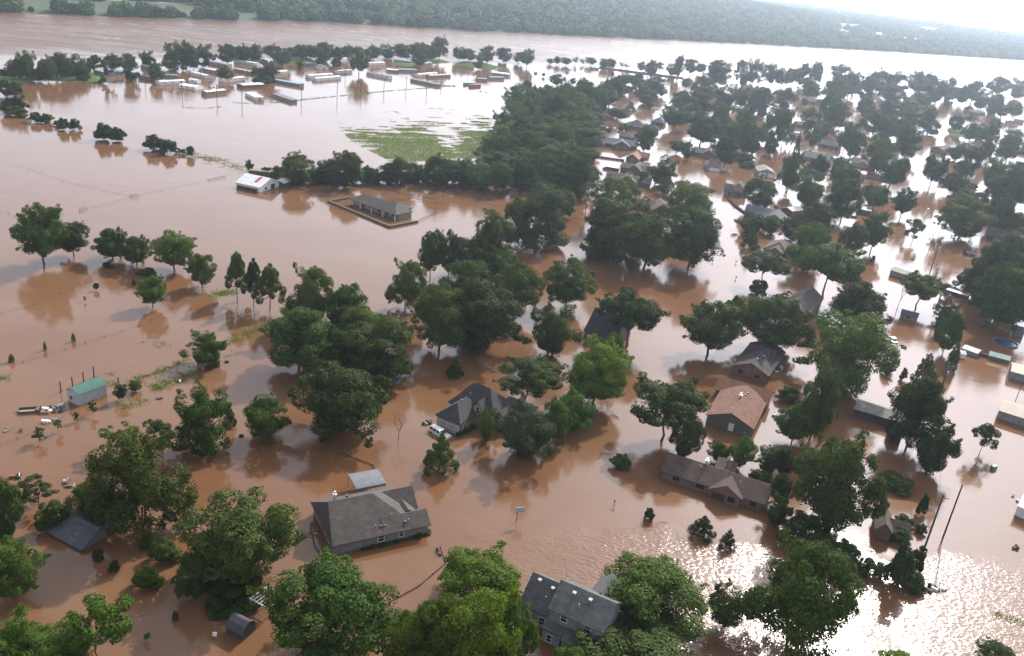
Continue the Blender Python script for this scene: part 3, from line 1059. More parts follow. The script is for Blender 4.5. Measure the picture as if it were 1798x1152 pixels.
stand('in the blocks between flooded streets', '''
1228 256 202 54 O d
1270 240 182 42 T m
1306 246 195 42 T m
1320 270 214 54 R d
1282 254 216 42 R m
1350 250 197 30 T l
1378 252 192 34 T m
1355 270 240 22 R d
1277 286 239 40 R d
1400 266 231 12 C d
1426 226 189 34 R d
1430 256 219 28 R b
1460 210 167 36 R d
1470 222 180 42 R d
1446 240 212 26 R d
1480 268 214 38 O m
1502 274 228 38 R d
1521 206 171 28 R m
1560 205 177 30 R d
1592 206 177 42 R m
1532 232 195 42 R d
1562 238 200 34 R m
1600 222 190 32 R d
1630 226 191 30 R d
1636 236 212 30 R d
1552 250 214 34 R d
1581 242 210 32 R d
1596 291 224 44 R m
1546 298 238 54 R m
1680 228 202 24 R d
1703 220 196 26 L g
1706 244 216 34 R d
1724 242 218 30 R d
1742 250 209 28 T d
1781 250 227 32 R d
1680 280 246 32 R d
1706 308 258 44 R d
1731 280 244 28 R d
1765 286 238 54 O d
1690 310 282 30 R m
1735 338 274 40 O m
1786 312 284 42 R d
1790 378 294 66 R d
1762 358 308 62 R d
1680 338 302 48 R d
1692 362 331 44 R d
1722 358 337 28 R d
1756 402 344 54 R d
1697 416 343 82 R m
1650 408 378 26 L m
1784 416 374 50 R m
1632 328 271 44 O d
1560 332 271 54 O d
1533 368 324 44 O m
1580 382 332 42 O m
1601 425 385 35 L m
1390 330 267 50 R d
1437 316 274 40 R d
1425 360 303 60 R m
1480 300 277 36 R d
1486 330 289 52 R b
1485 378 317 62 R m
1335 364 312 54 R m
1318 408 372 50 R d
1352 408 379 34 R m
1386 418 381 32 R d
1432 410 355 68 R d
1420 436 391 62 R m
1500 440 393 52 R m
1528 442 376 48 O m
1463 316 290 16 O d
1310 285 268 30 S d
1313 296 284 26 S d
''')

for i in range(9):
    f = i / 8
    tree(640 + 108 * f, 968 - 27 * f, 958 - 27 * f, 17, 'S', 'd', 'low dark hedge bush along the front of grey family house', 'shrub', 'hedge_bush', 'hedge before the grey family house')
for i in range(5):
    f = i / 4
    tree(806 + 24 * f, 766 - 12 * f, 757 - 12 * f, 13, 'S', 'd', 'low dark bush along side of tan-walled peaked-roof house', 'shrub', 'hedge_bush', 'bushes beside the peaked-roof house')
# ------------------------------------------------------------------ buildings
def frame_of(A, B, z):
    a = gp(A[0], A[1], z); b_ = gp(B[0], B[1], z)
    d = b_ - a; L = float(np.hypot(d[0], d[1]))
    return a, math.atan2(d[1], d[0]), L
def block(wm, rm, u0, u1, v0, v1, ze, zr, ty, oh=0.45, th=0.16, zb=-1.6, front=None, trim=None):
    """one roofed volume. u runs along the near eave, v away from it; the outline is the roof's, the walls stand oh inside it"""
    fo = oh if front is None else front                     # a deeper inset at the near side makes a porch
    um, vm_ = (u0 + u1) / 2, (v0 + v1) / 2
    g = 0.012
    if ty in ('gu', 'gv'):
        if ty == 'gv': a0, a1, b0, b1 = v0, v1, u0, u1
        else: a0, a1, b0, b1 = u0, u1, v0, v1
        bm = (b0 + b1) / 2; sl = (zr - ze) / (bm - b0)
        def P(a, b_, z): return (a, b_, z) if ty == 'gu' else (b_, a, z)
        vs_ = [P(a0, b0, ze), P(a1, b0, ze), P(a1, bm, zr), P(a0, bm, zr), P(a0, b1, ze), P(a1, b1, ze)]
        fs = [(0, 1, 2, 3), (3, 2, 5, 4)] if ty == 'gu' else [(3, 2, 1, 0), (4, 5, 2, 3)]
        rm.shell(vs_, fs, th)
        ib0 = (fo if ty == 'gu' else oh); ib1 = oh
        ia0 = (oh if ty == 'gu' else fo) * 0.8
        prof = [(b0 + ib0, zb), (b1 - ib1, zb), (b1 - ib1, ze + sl * ib1 - th - g), (bm, zr - th - g), (b0 + ib0, ze + sl * ib0 - th - g)]
        if ty == 'gv': prof = prof[::-1]
        wm.extr(prof, a0 + ia0, a1 - oh * 0.8, 'u' if ty == 'gu' else 'v')
    elif ty in ('hip', 'hipv', 'hipR', 'hipL', 'hipS'):
        if ty == 'hipv':
            h = (u1 - u0) / 2
            r1 = (um, v0 + min(h, (v1 - v0) * .45), zr); r2 = (um, v1 - min(h, (v1 - v0) * .45), zr)
            vs_ = [(u0, v0, ze), (u1, v0, ze), (u1, v1, ze), (u0, v1, ze), r1, r2]
            fs = [(0, 1, 4), (1, 2, 5, 4), (2, 3, 5), (3, 0, 4, 5)]
        else:
            h = min((v1 - v0) / 2, (u1 - u0) * .45)
            r1 = (u0 + (1.1 if ty == 'hipS' else h if ty != 'hipR' else 0), vm_, zr); r2 = (u1 - (h if ty != 'hipL' else 0), vm_, zr)
            vs_ = [(u0, v0, ze), (u1, v0, ze), (u1, v1, ze), (u0, v1, ze), r1, r2]
            fs = [(0, 1, 5, 4), (2, 3, 4, 5)] + ([(1, 2, 5)] if ty != 'hipL' else []) + ([(3, 0, 4)] if ty != 'hipR' else [])
        rm.shell(vs_, fs, th)
        sl = (zr - ze) / ((u1 - u0) / 2 if ty == 'hipv' else (v1 - v0) / 2)
        zt = ze + sl * oh - th - g
        wm.quadbox((u0 + oh, v0 + fo, zb), (u1 - oh, v1 - oh, zt))
        if ty in ('hipR', 'hipL'):                           # gable end on the side without a hip
            q = u0 + oh if ty == 'hipR' else u1 - oh
            wm.extr([(v0 + oh, zt - .02), (v1 - oh, zt - .02), (vm_, zr - th - g)], *((q + .002, q + .2) if ty == 'hipR' else (q - .2, q - .002)), 'u')
    elif ty == 'shed':
        rm.shell([(u0, v0, ze), (u1, v0, ze), (u1, v1, zr), (u0, v1, zr)], [(0, 1, 2, 3)], th)
        sl = (zr - ze) / (v1 - v0)
        wm.extr([(v0 + fo, zb), (v1 - oh, zb), (v1 - oh, zr - sl * oh - th - g), (v0 + fo, ze + sl * fo - th - g)], u0 + oh, u1 - oh, 'u')
    elif ty == 'gamb':                                       # barn roof, ridge along u
        w = v1 - v0; k = ze + (zr - ze) * .68
        vs_ = [(u0, v0, ze), (u1, v0, ze), (u1, v0 + w * .22, k), (u0, v0 + w * .22, k), (u1, vm_, zr), (u0, vm_, zr), (u1, v1 - w * .22, k), (u0, v1 - w * .22, k), (u1, v1, ze), (u0, v1, ze)]
        rm.shell(vs_, [(0, 1, 2, 3), (3, 2, 4, 5), (5, 4, 6, 7), (7, 6, 8, 9)], th)
        wm.extr([(v0 + oh, zb), (v1 - oh, zb), (v1 - oh, ze - .03), (v1 - w * .22, k - th - g), (vm_, zr - th - g), (v0 + w * .22, k - th - g), (v0 + oh, ze - .03)], u0 + oh, u1 - oh, 'u')
    elif ty == 'arch':                                       # curved roof, ridge along v
        n = 10
        pts = [(u0 + (u1 - u0) * i / n, ze + (zr - ze) * math.sin(math.pi * (0.08 + 0.84 * i / n)) ** 0.8) for i in range(n + 1)]
        vs_ = []
        for (u, z) in pts: vs_ += [(u, v0, z), (u, v1, z)]
        rm.shell(vs_, [(2 * i, 2 * i + 2, 2 * i + 3, 2 * i + 1) for i in range(n)], th)
        prof = [(u0 + oh, zb), (u1 - oh, zb)] + [(min(max(u, u0 + oh), u1 - oh), z - th - g) for u, z in reversed(pts)]
        wm.extr(prof[::-1], v0 + oh, v1 - oh, 'v')
def pane(root, origin, ax, w, h, z, mat, name='window', frame=True, thick=0.06):
    """a flat opening lying on a wall: origin on the wall at its middle, ax 'F','B','L','R'"""
    x, y = origin
    def bx(mb, a0, a1, z0, z1, d0, d1):
        if ax == 'F': mb.quadbox((x + a0, y - d1, z0), (x + a1, y - d0, z1))
        elif ax == 'B': mb.quadbox((x + a0, y + d0, z0), (x + a1, y + d1, z1))
        elif ax == 'L': mb.quadbox((x - d1, y + a0, z0), (x - d0, y + a1, z1))
        else: mb.quadbox((x + d0, y + a0, z0), (x + d1, y + a1, z1))
    if frame:
        mb = MB(); f = 0.09
        for (a0, a1, b0, b1) in ((-w / 2 - f, w / 2 + f, z + h, z + h + f), (-w / 2 - f, w / 2 + f, z - f, z), (-w / 2 - f, -w / 2, z, z + h), (w / 2, w / 2 + f, z, z + h), (-w / 2, w / 2, z + h / 2 - .025, z + h / 2 + .025)):
            bx(mb, a0, a1, b0, b1, 0.003, thick)
        o = mb.build(name, WHITE, root)
        mb = MB(); bx(mb, -w / 2, w / 2, z, z + h, 0.003, 0.03)
        mb.build('pane' if mat is GLASS else 'panel', mat, o)
    else:
        mb = MB(); bx(mb, -w / 2, w / 2, z, z + h, 0.003, thick)
        o = mb.build(name, mat, root)
    return o
def building(name, label, cat, A, B, ze, blocks, wall, roof, openings=(), vents=(), oh=0.45, th=0.16, group=None, front=None, zb=-1.6, stack=None):
    a, yaw, L = frame_of(A, B, ze)
    root = empty(name, (a[0], a[1], 0), yaw)
    tag(root, label, cat, group)
    wm, rm = MB(), MB()
    bl = []
    for k, q in enumerate(blocks):
        q = list(q)
        if q[1] == 'L': q[1] = L
        b_oh = q[7] if len(q) > 7 else oh
        block(wm, rm, *q[:7], oh=b_oh, th=th, zb=zb, front=front if k == 0 else None)
        bl.append((*q[:7], b_oh))
    wm.build('wall', wall, root, uv=True)
    rm.build('roof', roof, root, uv=True)
    for op in openings:                                      # (block, side, position, sill, width, height[, what])
        bi, side, pos, z, w, h = op[:6]; what = op[6] if len(op) > 6 else 'window'
        u0, u1, v0, v1, e_, r_, ty, boh = bl[bi]
        ia = boh * (0.8 if ty in ('gu',) else 1.0); ib = boh * (0.8 if ty == 'gv' else 1.0)
        fo = front if (front is not None and bi == 0) else ib
        org = {'F': (u0 + pos, v0 + fo), 'B': (u0 + pos, v1 - ib), 'L': (u0 + ia, v0 + pos), 'R': (u1 - ia, v0 + pos)}[side]
        if what == 'window': pane(root, org, side, w, h, z, GLASS)
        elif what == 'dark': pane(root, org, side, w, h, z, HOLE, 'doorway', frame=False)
        elif what == 'glass': pane(root, org, side, w, h, z, GLASS, 'window', frame=False)
        elif what == 'garage': pane(root, org, side, w, h, z, plain('garage_white', (0.62, 0.60, 0.57), 0.5, var=0.08), 'garage_door', frame=True)
        elif what == 'garage2': pane(root, org, side, w, h, z, plain('garage_grey', (0.30, 0.29, 0.28), 0.5, var=0.08), 'garage_door', frame=True)
        else: pane(root, org, side, w, h, z, WHITE, 'door', frame=True)
    for (u, v, z, kind) in vents:
        mb = MB()
        if kind == 'pipe':
            mb.tube([(u, v, z - .2), (u, v, z + .45)], [.06, .06], 6); mb.tube([(u, v, z + .45), (u, v, z + .55)], [.1, .1], 6)
            mb.build('vent_pipe', GALV, root)
        elif kind == 'box':
            mb.quadbox((u - .22, v - .22, z - .2), (u + .22, v + .22, z + .22)); mb.quadbox((u - .28, v - .28, z + .22), (u + .28, v + .28, z + .27))
            mb.build('roof_vent', GALV, root)
        elif kind == 'dark':
            mb.quadbox((u - .18, v - .18, z - .2), (u + .18, v + .18, z + .18)); mb.quadbox((u - .24, v - .24, z + .18), (u + .24, v + .24, z + .22))
            mb.build('roof_vent', plain('dark_vent', (.06, .06, .06), .6), root)
        elif kind == 'chimney':
            mb.quadbox((u - .25, v - .25, z - .8), (u + .25, v + .25, z + .7)); mb.quadbox((u - .32, v - .32, z + .7), (u + .32, v + .32, z + .78))
            mb.tube([(u, v, z + .78), (u, v, z + 1.2)], [.13, .13], 8); mb.tube([(u, v, z + 1.2), (u, v, z + 1.3)], [.2, .2], 8)
            mb.build('chimney', plain('chimney_metal', (.55, .56, .56), .4, .3), root)
        elif kind == 'antenna':
            mb.tube([(u, v, z - .3), (u, v, z + 2.6)], [.035, .03], 5)
            mb.tube([(u - 1.1, v + .5, z + 2.5), (u + 1.1, v - .5, z + 2.5)], [.025, .025], 4)
            for i in range(6):
                t = -1 + i * .4
                mb.tube([(u + t - .25, v - t * .45 - .5, z + 2.5), (u + t + .25, v - t * .45 + .5, z + 2.5)], [.018, .018], 4)
            mb.build('antenna', GALV, root)
        elif kind == 'dish':
            mb.tube([(u, v, z - .2), (u, v, z + .3), (u + .1, v - .15, z + .45)], [.03, .03, .03], 5); mb.tube([(u + .1, v - .15, z + .4), (u + .22, v - .32, z + .52)], [.05, .38], 10)
            mb.build('dish', GALV, root)
    return root
ROOF = {k: roof_mat('shingle_' + k, c) for k, c in dict(
    brown=(0.082, 0.053, 0.040), grey=(0.092, 0.092, 0.090), dark=(0.044, 0.040, 0.040), taupe=(0.075, 0.062, 0.053), red=(0.155, 0.070, 0.043),
    orange=(0.24, 0.135, 0.09), slate=(0.07, 0.08, 0.10), pale=(0.22, 0.205, 0.18), plum=(0.13, 0.10, 0.10), green=(0.048, 0.042, 0.038)).items()}
METAL = {k: seam_mat('metal_' + k, c) for k, c in dict(white=(0.62, 0.62, 0.62), grey=(0.17, 0.18, 0.185), green=(0.045, 0.13, 0.10), pale=(0.40, 0.39, 0.36),
    tan=(0.25, 0.19, 0.125), sage=(0.26, 0.29, 0.20), lgreen=(0.20, 0.26, 0.23), blue=(0.30, 0.40, 0.50), rust=(0.36, 0.09, 0.07), teal=(0.12, 0.24, 0.25), slate=(0.16, 0.18, 0.20)).items()}
WALL = {k: wall_mat('siding_' + k, tuple(np.array(c) * (1.0 if k == 'white' else .66))) for k, c in dict(grey=(0.30, 0.30, 0.30), tan=(0.36, 0.30, 0.23), white=(0.66, 0.65, 0.63), blue=(0.20, 0.23, 0.28), bluegrey=(0.36, 0.39, 0.42),
    green=(0.17, 0.18, 0.165), dark=(0.06, 0.06, 0.065), beige=(0.42, 0.37, 0.31), brown=(0.20, 0.145, 0.11), red=(0.24, 0.07, 0.06), metal=(0.33, 0.32, 0.32)).items()}
for k, c in dict(brick=(0.135, 0.064, 0.043), redbrick=(0.13, 0.05, 0.035), stone=(0.25, 0.21, 0.175)).items(): WALL[k] = wall_mat('masonry_' + k, c, 'brick')
def zq(x0, y0, s): return lambda x, y: (x0 + x / s, y0 + y / s)

q = zq(540, 780, 5.76)
building('family_house', 'grey family house with many-angled brown-grey roof and white trimmed windows', 'house', q(275, 1030), q(1250, 815), 2.2,
         [(-0.4, 15.0, 0.0, 13.0, 2.2, 6.3, 'hipS'), (8.5, 'L', -0.02, 5.0, 2.2, 3.9, 'gu'), (9.5, 16.6, 5.3, 11.4, 2.2, 4.9, 'gu'), (12.2, 15.9, 3.6, 8.0, 2.3, 3.6, 'gv', .3)],
         WALL['grey'], ROOF['taupe'], [(0, 'F', 8.5, .75, 1.0, 1.15), (1, 'F', 3.2, .85, .75, 1.15), (0, 'L', 3.2, .7, .7, 1.2), (0, 'L', 5.6, .7, .7, 1.2), (1, 'R', 2.5, .6, 1.1, 1.1)],
         [(2.4, 8.2, 5.6, 'chimney'), (10.6, 2.6, 3.7, 'pipe'), (7.4, 1.4, 3.0, 'pipe'), (13.2, 1.2, 3.0, 'pipe'), (8.3, 1.5, 3.0, 'dark'), (9.0, 1.4, 3.0, 'dark'), (12.6, 1.2, 3.0, 'dark'), (4.6, 8.5, 5.3, 'dark')])
a, yaw, L = frame_of(q(275, 1030), q(1250, 815), 2.2)
def local(a, yaw, u, v, z=0.0): return (a[0] + math.cos(yaw) * u - math.sin(yaw) * v, a[1] + math.sin(yaw) * u + math.cos(yaw) * v, z)
root = tag(empty('carport', local(a, yaw, 8.1, 13.9), yaw), 'metal carport with ribbed grey roof behind the grey family house', 'carport')
mb = MB(); n = 12; vs_ = []
for i in range(n + 1):
    y = 5.0 * i / n; z = 2.2 + 0.6 * math.sin(math.pi * (0.04 + 0.92 * i / n)) ** 0.45
    vs_ += [(0, y, z), (5.7, y, z)]
mb.shell(vs_, [(2 * i, 2 * i + 1, 2 * i + 3, 2 * i + 2) for i in range(n)], .05).build('roof', METAL['grey'], root, uv=True)
for i in range(13):
    mb = MB()
    x = .2 + i * 5.3 / 12
    for j in range(n):
        p, r_ = vs_[2 * j], vs_[2 * j + 2]
        mb.tube([(x, p[1], p[2] + .01), (x, r_[1], r_[2] + .01)], [.025, .025], 4)
    mb.build('roof_rib', METAL['grey'], root)
for x in (.12, 2.0, 3.8, 5.58):
    for y in (.15, 4.85): MB().tube([(x, y, -1.5), (x, y, 2.32)], [.06, .06], 6).build('post', GALV, root)
MB().quadbox((0, -.02, 1.95), (5.7, .06, 2.36)).build('gutter', METAL['slate'], root)

q = zq(740, 640, 8.17)
building('family_house', 'tan-walled peaked-roof house with two-door garage and parked utility vehicle outside', 'house', q(195, 715), q(535, 855), 2.9,
         [(0, 6.5, 0, 10.0, 2.9, 5.6, 'hipv', .35), (-1.2, 11.0, 6.2, 15.0, 3.0, 7.4, 'hip'), (4.6, 8.6, 5.9, 11.0, 3.2, 6.0, 'gv', .3), (7.4, 15.0, 9.0, 18.0, 2.8, 5.6, 'hip'), (9.2, 13.0, 7.6, 13.0, 2.8, 4.6, 'gv', .3), (-1.6, 3.0, 10.5, 16.0, 2.7, 5.4, 'hip', .3)],
         WALL['tan'], ROOF['dark'], [(0, 'F', 1.9, .0, 2.3, 1.9, 'garage2'), (0, 'F', 4.7, .0, 2.3, 1.9, 'garage2'), (2, 'F', 2.0, 3.1, .8, 1.5), (0, 'R', 2.2, .8, .8, 1.1), (4, 'F', 1.9, .9, 1.2, 1.2)],
         [(3.2, 4.8, 5.5, 'dark'), (3.2, 8.2, 5.5, 'pipe')])

q = zq(890, 970, 6.332)
building('family_house', 'two-storey blue-grey house with grey roof, white vents and rooftop aerial', 'house', q(130, 565), q(440, 705), 3.2,
         [(0, 5.6, 0, 8.2, 3.2, 6.4, 'gu'), (5.0, 14.0, -.8, 7.0, 5.3, 8.0, 'gu', .4), (8.6, 12.8, 5.6, 11.0, 4.6, 6.6, 'gv', .3), (4.9, 8.2, -2.0, 0.2, 2.6, 3.3, 'shed', .2), (8.3, 14.5, -2.6, .2, 2.5, 3.35, 'shed', .2)],
         WALL['bluegrey'], ROOF['grey'], [(0, 'F', 1.6, .8, .9, 1.2), (0, 'F', 3.9, .8, .9, 1.2), (1, 'F', 2.6, 3.9, .95, 1.25), (1, 'F', 6.4, 3.9, .95, 1.25), (3, 'F', 1.4, .5, .8, 1.2), (0, 'L', 3.0, 1.0, .9, 1.2)],
         [(1.6, 3.3, 6.0, 'box'), (4.0, 3.0, 5.8, 'box'), (7.8, 2.0, 7.5, 'box'), (10.4, 2.0, 7.5, 'box'), (3.6, 1.6, 4.6, 'pipe'), (9.2, .8, 6.6, 'pipe'), (5.2, 4.6, 6.6, 'antenna'), (5.4, 1.2, 5.8, 'dish')])
q = zq(1140, 770, 7.49)
building('ranch_house', 'long low brick ranch house with brown roof and small front gable', 'house', q(145, 425), q(1550, 885), 2.0,
         [(0, 'L', 0, 8.2, 2.0, 4.3, 'gu'), (10.0, 16.6, -.9, 5.0, 2.02, 4.0, 'gv'), (9.2, 13.4, 6.6, 10.8, 1.9, 3.1, 'shed', .3)],
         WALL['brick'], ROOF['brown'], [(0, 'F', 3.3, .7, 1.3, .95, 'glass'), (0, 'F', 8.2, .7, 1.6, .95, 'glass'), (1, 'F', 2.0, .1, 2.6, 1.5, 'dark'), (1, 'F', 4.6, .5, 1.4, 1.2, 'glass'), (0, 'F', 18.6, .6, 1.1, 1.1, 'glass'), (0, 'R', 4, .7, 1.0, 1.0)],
         [(7.9, 4.6, 4.2, 'chimney'), (6.9, 3.2, 3.7, 'pipe'), (7.3, 3.0, 3.6, 'pipe'), (15.2, 2.6, 3.3, 'pipe')])
q = zq(1220, 580, 5.76)
building('gabled_house', 'reddish-brown gabled roof house with white door in its green end wall', 'house', q(105, 855), q(600, 1005), 2.4,
         [(0, 'L', 0, 17.0, 2.4, 4.7, 'gv'), (-1.4, 11.6, 14.6, 22.4, 2.3, 4.5, 'gu')],
         WALL['green'], ROOF['red'], [(0, 'F', 6.1, .25, 1.0, 1.75, 'door'), (0, 'L', 3.2, .9, 1.0, 1.0, 'glass'), (0, 'R', 6.0, .9, 1.0, 1.0), (0, 'R', 11.0, .9, 1.0, 1.0)],
         [(5.6, 9.5, 4.55, 'chimney'), (6.2, 6.5, 4.4, 'pipe'), (6.4, 12.0, 4.4, 'dark'), (6.6, 13.4, 4.35, 'dark'), (5.0, 3.0, 4.3, 'dark')])
building('hip_roofed_house', 'dark-roofed red brick house under trees behind the reddish-brown gabled house', 'house', q(370, 355), q(750, 470), 2.3,
         [(0, 'L', 0, 19.5, 2.3, 4.5, 'gv'), (1.0, 8.6, 8.0, 16.0, 2.3, 4.9, 'gu')], WALL['redbrick'], ROOF['green'],
         [(0, 'F', 2.5, .8, 1.2, .9, 'glass'), (0, 'F', 6.8, .8, 1.2, .9, 'glass'), (0, 'R', 5, .8, 1.0, 1.0)], [(5.3, 4, 4.3, 'box'), (6.2, 7.5, 4.2, 'box'), (6.8, 10, 4.0, 'pipe'), (7.4, 2.2, 3.7, 'pipe')])
building('barn_roofed_house', 'tall blue-grey house with steep dark roof behind umbrella-shaped tree', 'house', (1025, 580), (1081, 598), 2.4,
         [(0, 'L', 0, 11.0, 2.4, 7.6, 'gu', .25)], WALL['blue'], ROOF['dark'], [(0, 'F', 2.6, .0, 2.6, 1.5, 'garage'), (0, 'L', 3.0, 1.4, .7, 1.2), (0, 'L', 7.0, 3.6, .7, 1.0)], [(3, 5.0, 7.3, 'box'), (5, 5.1, 7.4, 'pipe')])
q = zq(400, 270, 4.495)
FH = (q(945, 355), q(1325, 485))
r8 = building('farm_house', 'tan farmhouse with long hip roof and post porch inside low wall', 'house', *FH, 2.5,
         [(0, 'L', 0, 9.4, 2.5, 4.9, 'hip'), (12.0, 22.0, 5.0, 13.0, 2.5, 4.3, 'hip')], WALL['stone'], ROOF['taupe'],
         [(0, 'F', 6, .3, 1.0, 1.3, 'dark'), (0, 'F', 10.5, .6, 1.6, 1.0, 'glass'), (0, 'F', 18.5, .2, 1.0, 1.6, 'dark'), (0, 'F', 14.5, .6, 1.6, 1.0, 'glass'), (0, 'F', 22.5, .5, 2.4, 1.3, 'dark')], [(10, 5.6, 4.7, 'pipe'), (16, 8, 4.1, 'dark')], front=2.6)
for u in (.5, 6.5, 12.5, 18.5, 24.8):
    MB().quadbox((u - .12, .35, -1), (u + .12, .6, 2.42)).build('porch_post', WHITE, r8)
a, yaw, L = frame_of(*FH, 2.5)
root = tag(empty('flood_wall', (a[0], a[1], 0), yaw), 'low mossy wall surrounding the tan farmhouse in open floodwater', 'wall')
WALLTOP = plain('mossy_wall', (0.10, 0.085, 0.05), .95, var=.4, scale=1.5)
pts = [(-6.5, 6.5), (-6.5, -3.4), (29.6, -7.0), (30.4, 6.6)]
for (p, r_) in zip(pts, pts[1:]):
    p, r_ = np.array(p), np.array(r_); d = r_ - p; ln = np.hypot(*d); d /= ln; nn = np.array([-d[1], d[0]])
    k = int(ln / 2.2)
    for i in range(k):
        s0, s1 = p + d * ln * i / k, p + d * ln * (i + .985) / k
        h = .75 + random.uniform(-.05, .06)
        MB().prism([tuple(s0 - nn * .45), tuple(s1 - nn * .45), tuple(s1 + nn * .45), tuple(s0 + nn * .45)], -1, h).build('wall_section', WALLTOP, root)
BARN = (q(60, 225), q(255, 268))
rb = building('barn', 'white metal-roofed barn with rust red roof panel standing in floodwater', 'barn', *BARN, 2.2,
         [(-.3, 'L', 0, 14.0, 2.2, 4.6, 'gu')], WALL['white'], METAL['white'], [(0, 'R', 8.5, .1, 2.4, 2.0, 'dark'), (0, 'R', 4.0, .6, 1.0, 1.0, 'glass'), (0, 'F', 5.5, -.2, 9.5, 1.4, 'dark')], oh=.4)
MB().shell([(6.6, 2.4, 3.05), (8.1, 2.4, 3.05), (8.1, 6.4, 4.42), (6.6, 6.4, 4.42)], [(0, 1, 2, 3)], .02).build('rusty_panel', METAL['rust'], rb, uv=True)
building('lean_to_shed', 'small white-roofed lean-to touching the white metal barn', 'shed', (505, 320), (516, 316), 1.9, [(-2.5, 4.0, 0, 5.0, 1.9, 2.6, 'gu', .3)], WALL['dark'], METAL['white'])
building('trailer', 'dark green trailer with tan top among bushes behind the white barn', 'trailer', (437, 299), (483, 303), 1.8, [(0, 'L', 0, 3.0, 1.8, 2.0, 'gu', .06)], wall_mat('trailer_green', (.05, .075, .05)), METAL['tan'], oh=.06, th=.06)
building('animal_shed', 'small white-roofed shelter buried in the hedgerow behind the tan farmhouse', 'shed', (713, 311), (729, 313), 1.5, [(0, 'L', 0, 4.5, 1.5, 2.4, 'gu', .3)], WALL['dark'], METAL['white'])
q = zq(0, 768, 3)
building('sunken_garage', 'grey gable roof of a garage drowned up to its eaves', 'garage', q(225, 487), q(430, 597), 0.45, [(0, 'L', 0, 7.2, .45, 2.5, 'gu', .35)], WALL['grey'], roof_mat('shingle_sunken', (0.085, 0.09, 0.098)), vents=[(5.5, 1.2, 1.0, 'dark')])
building('garden_shed', 'black barn-shaped garden shed standing alone in brown water', 'shed', q(1185, 1000), q(1275, 1045), 1.35, [(0, 'L', 0, 3.0, 1.35, 2.7, 'gamb', .12)], wall_mat('siding_black', (.035, .035, .038)), roof_mat('shingle_black', (.055, .055, .058)), oh=.12, th=.08)
q = zq(0, 384, 3)
rs = building('arched_shed', 'grey metal shed with curved green roof beside four black posts', 'shed', q(350, 915), q(412, 945), 2.1, [(0, 'L', 0, 6.6, 2.1, 3.6, 'arch', .1)], wall_mat('shed_sheet', (.34, .37, .40)), METAL['green'],
         [(0, 'F', 1.2, .95, .55, .65, 'glass')], oh=.1, th=.07)
for k, (x, y0, y1) in enumerate(((321, 914, 860), (383, 886, 836), (441, 862, 810), (496, 838, 784), (624, 866, 838))):
    p = q(x, y0); P = gp(*p)
    H = (y0 - y1) / 3 / (FPX / depth(P)) / math.cos(0.5)
    r_ = tag(empty('post', (P[0], P[1], 0)), 'black timber post in the row behind the curved green-roofed shed' if k < 4 else 'black timber post alone by weedy fence near curved-roof shed', 'post', 'row of black posts' if k < 4 else None)
    MB().tube([(0, 0, -1), (0, 0, H)], [.15, .13], 7).build('shaft', DARKWOOD, r_); MB().tube([(0, 0, H + .002), (0, 0, H + .08)], [.17, .15], 7).build('cap', DARKWOOD, r_)
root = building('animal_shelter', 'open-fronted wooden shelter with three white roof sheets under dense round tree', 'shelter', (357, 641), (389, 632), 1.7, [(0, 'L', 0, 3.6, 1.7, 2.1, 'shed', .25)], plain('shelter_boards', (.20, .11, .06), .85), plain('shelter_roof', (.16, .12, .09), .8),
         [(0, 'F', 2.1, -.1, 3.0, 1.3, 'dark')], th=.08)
for k in range(3): MB().shell([(.5 + k * 1.25, .3, 1.76), (1.5 + k * 1.25, .3, 1.76), (1.5 + k * 1.25, 3.0, 2.06), (.5 + k * 1.25, 3.0, 2.06)], [(0, 1, 2, 3)], .03).build('roof_sheet', WHITE, root)

# houses of the flooded streets
def hs(label, A, B, ze, blocks, wall, roof, ops=(), vents=(), name='house', cat='house', **kw): return building(name, label, cat, A, B, ze, blocks, WALL[wall], ROOF.get(roof) or METAL[roof], ops, vents, **kw)
hs('grey-roofed house with front gable beside dense thicket, row of little sheds before it', (1046, 249), (1120, 258), 2.0, [(0, 'L', 0, 10, 2.0, 4.4, 'gu'), (9.5, 20, -4.5, 6, 2.0, 4.9, 'gv')], 'brown', 'grey', [(1, 'F', 3, .5, 1.2, 1.2), (1, 'F', 7, .5, 1.2, 1.2)])
hs('orange-shingled roof house in the first street', (1098, 277), (1122, 281), 2.0, [(0, 'L', 0, 17, 2.0, 4.6, 'gv'), (2, 11, 9, 16, 2.0, 4.2, 'gu')], 'brown', 'orange', [(0, 'F', 4, .4, 1.2, 1.2)])
hs('plain grey-brown roof house between orange roof and front-gabled house', (1088, 293), (1141, 303), 2.0, [(0, 'L', 0, 9, 2.0, 4.0, 'gu'), (4, 12, -2, 10, 2.0, 4.7, 'gv')], 'brown', 'taupe')
hs('grey front-gabled house partly behind tall clump in first street', (1063, 312), (1143, 324), 2.0, [(0, 'L', 0, 9, 2.0, 4.2, 'gu'), (5.5, 15.5, -3, 8, 2.0, 4.8, 'gv')], 'brown', 'taupe', [(1, 'F', 3, .5, 1.2, 1.1), (1, 'F', 7, .5, 1.2, 1.1)])
hs('tan brown-roofed house boxed in by tall street trees', (1142, 370), (1178, 375), 2.1, [(0, 'L', 0, 15, 2.1, 4.8, 'gv'), (-8, 2, 6, 14, 2.1, 4.2, 'gu')], 'brown', 'brown', [(0, 'F', 3, .5, 1.3, 1.2), (0, 'F', 7, .5, 1.3, 1.2)], [(5, 7, 4.6, 'dark')])
hs('dark grey hip roof nearly hidden between two big street trees', (1150, 414), (1178, 416), 2.2, [(0, 'L', 0, 13, 2.2, 4.8, 'hipv')], 'brown', 'plum')
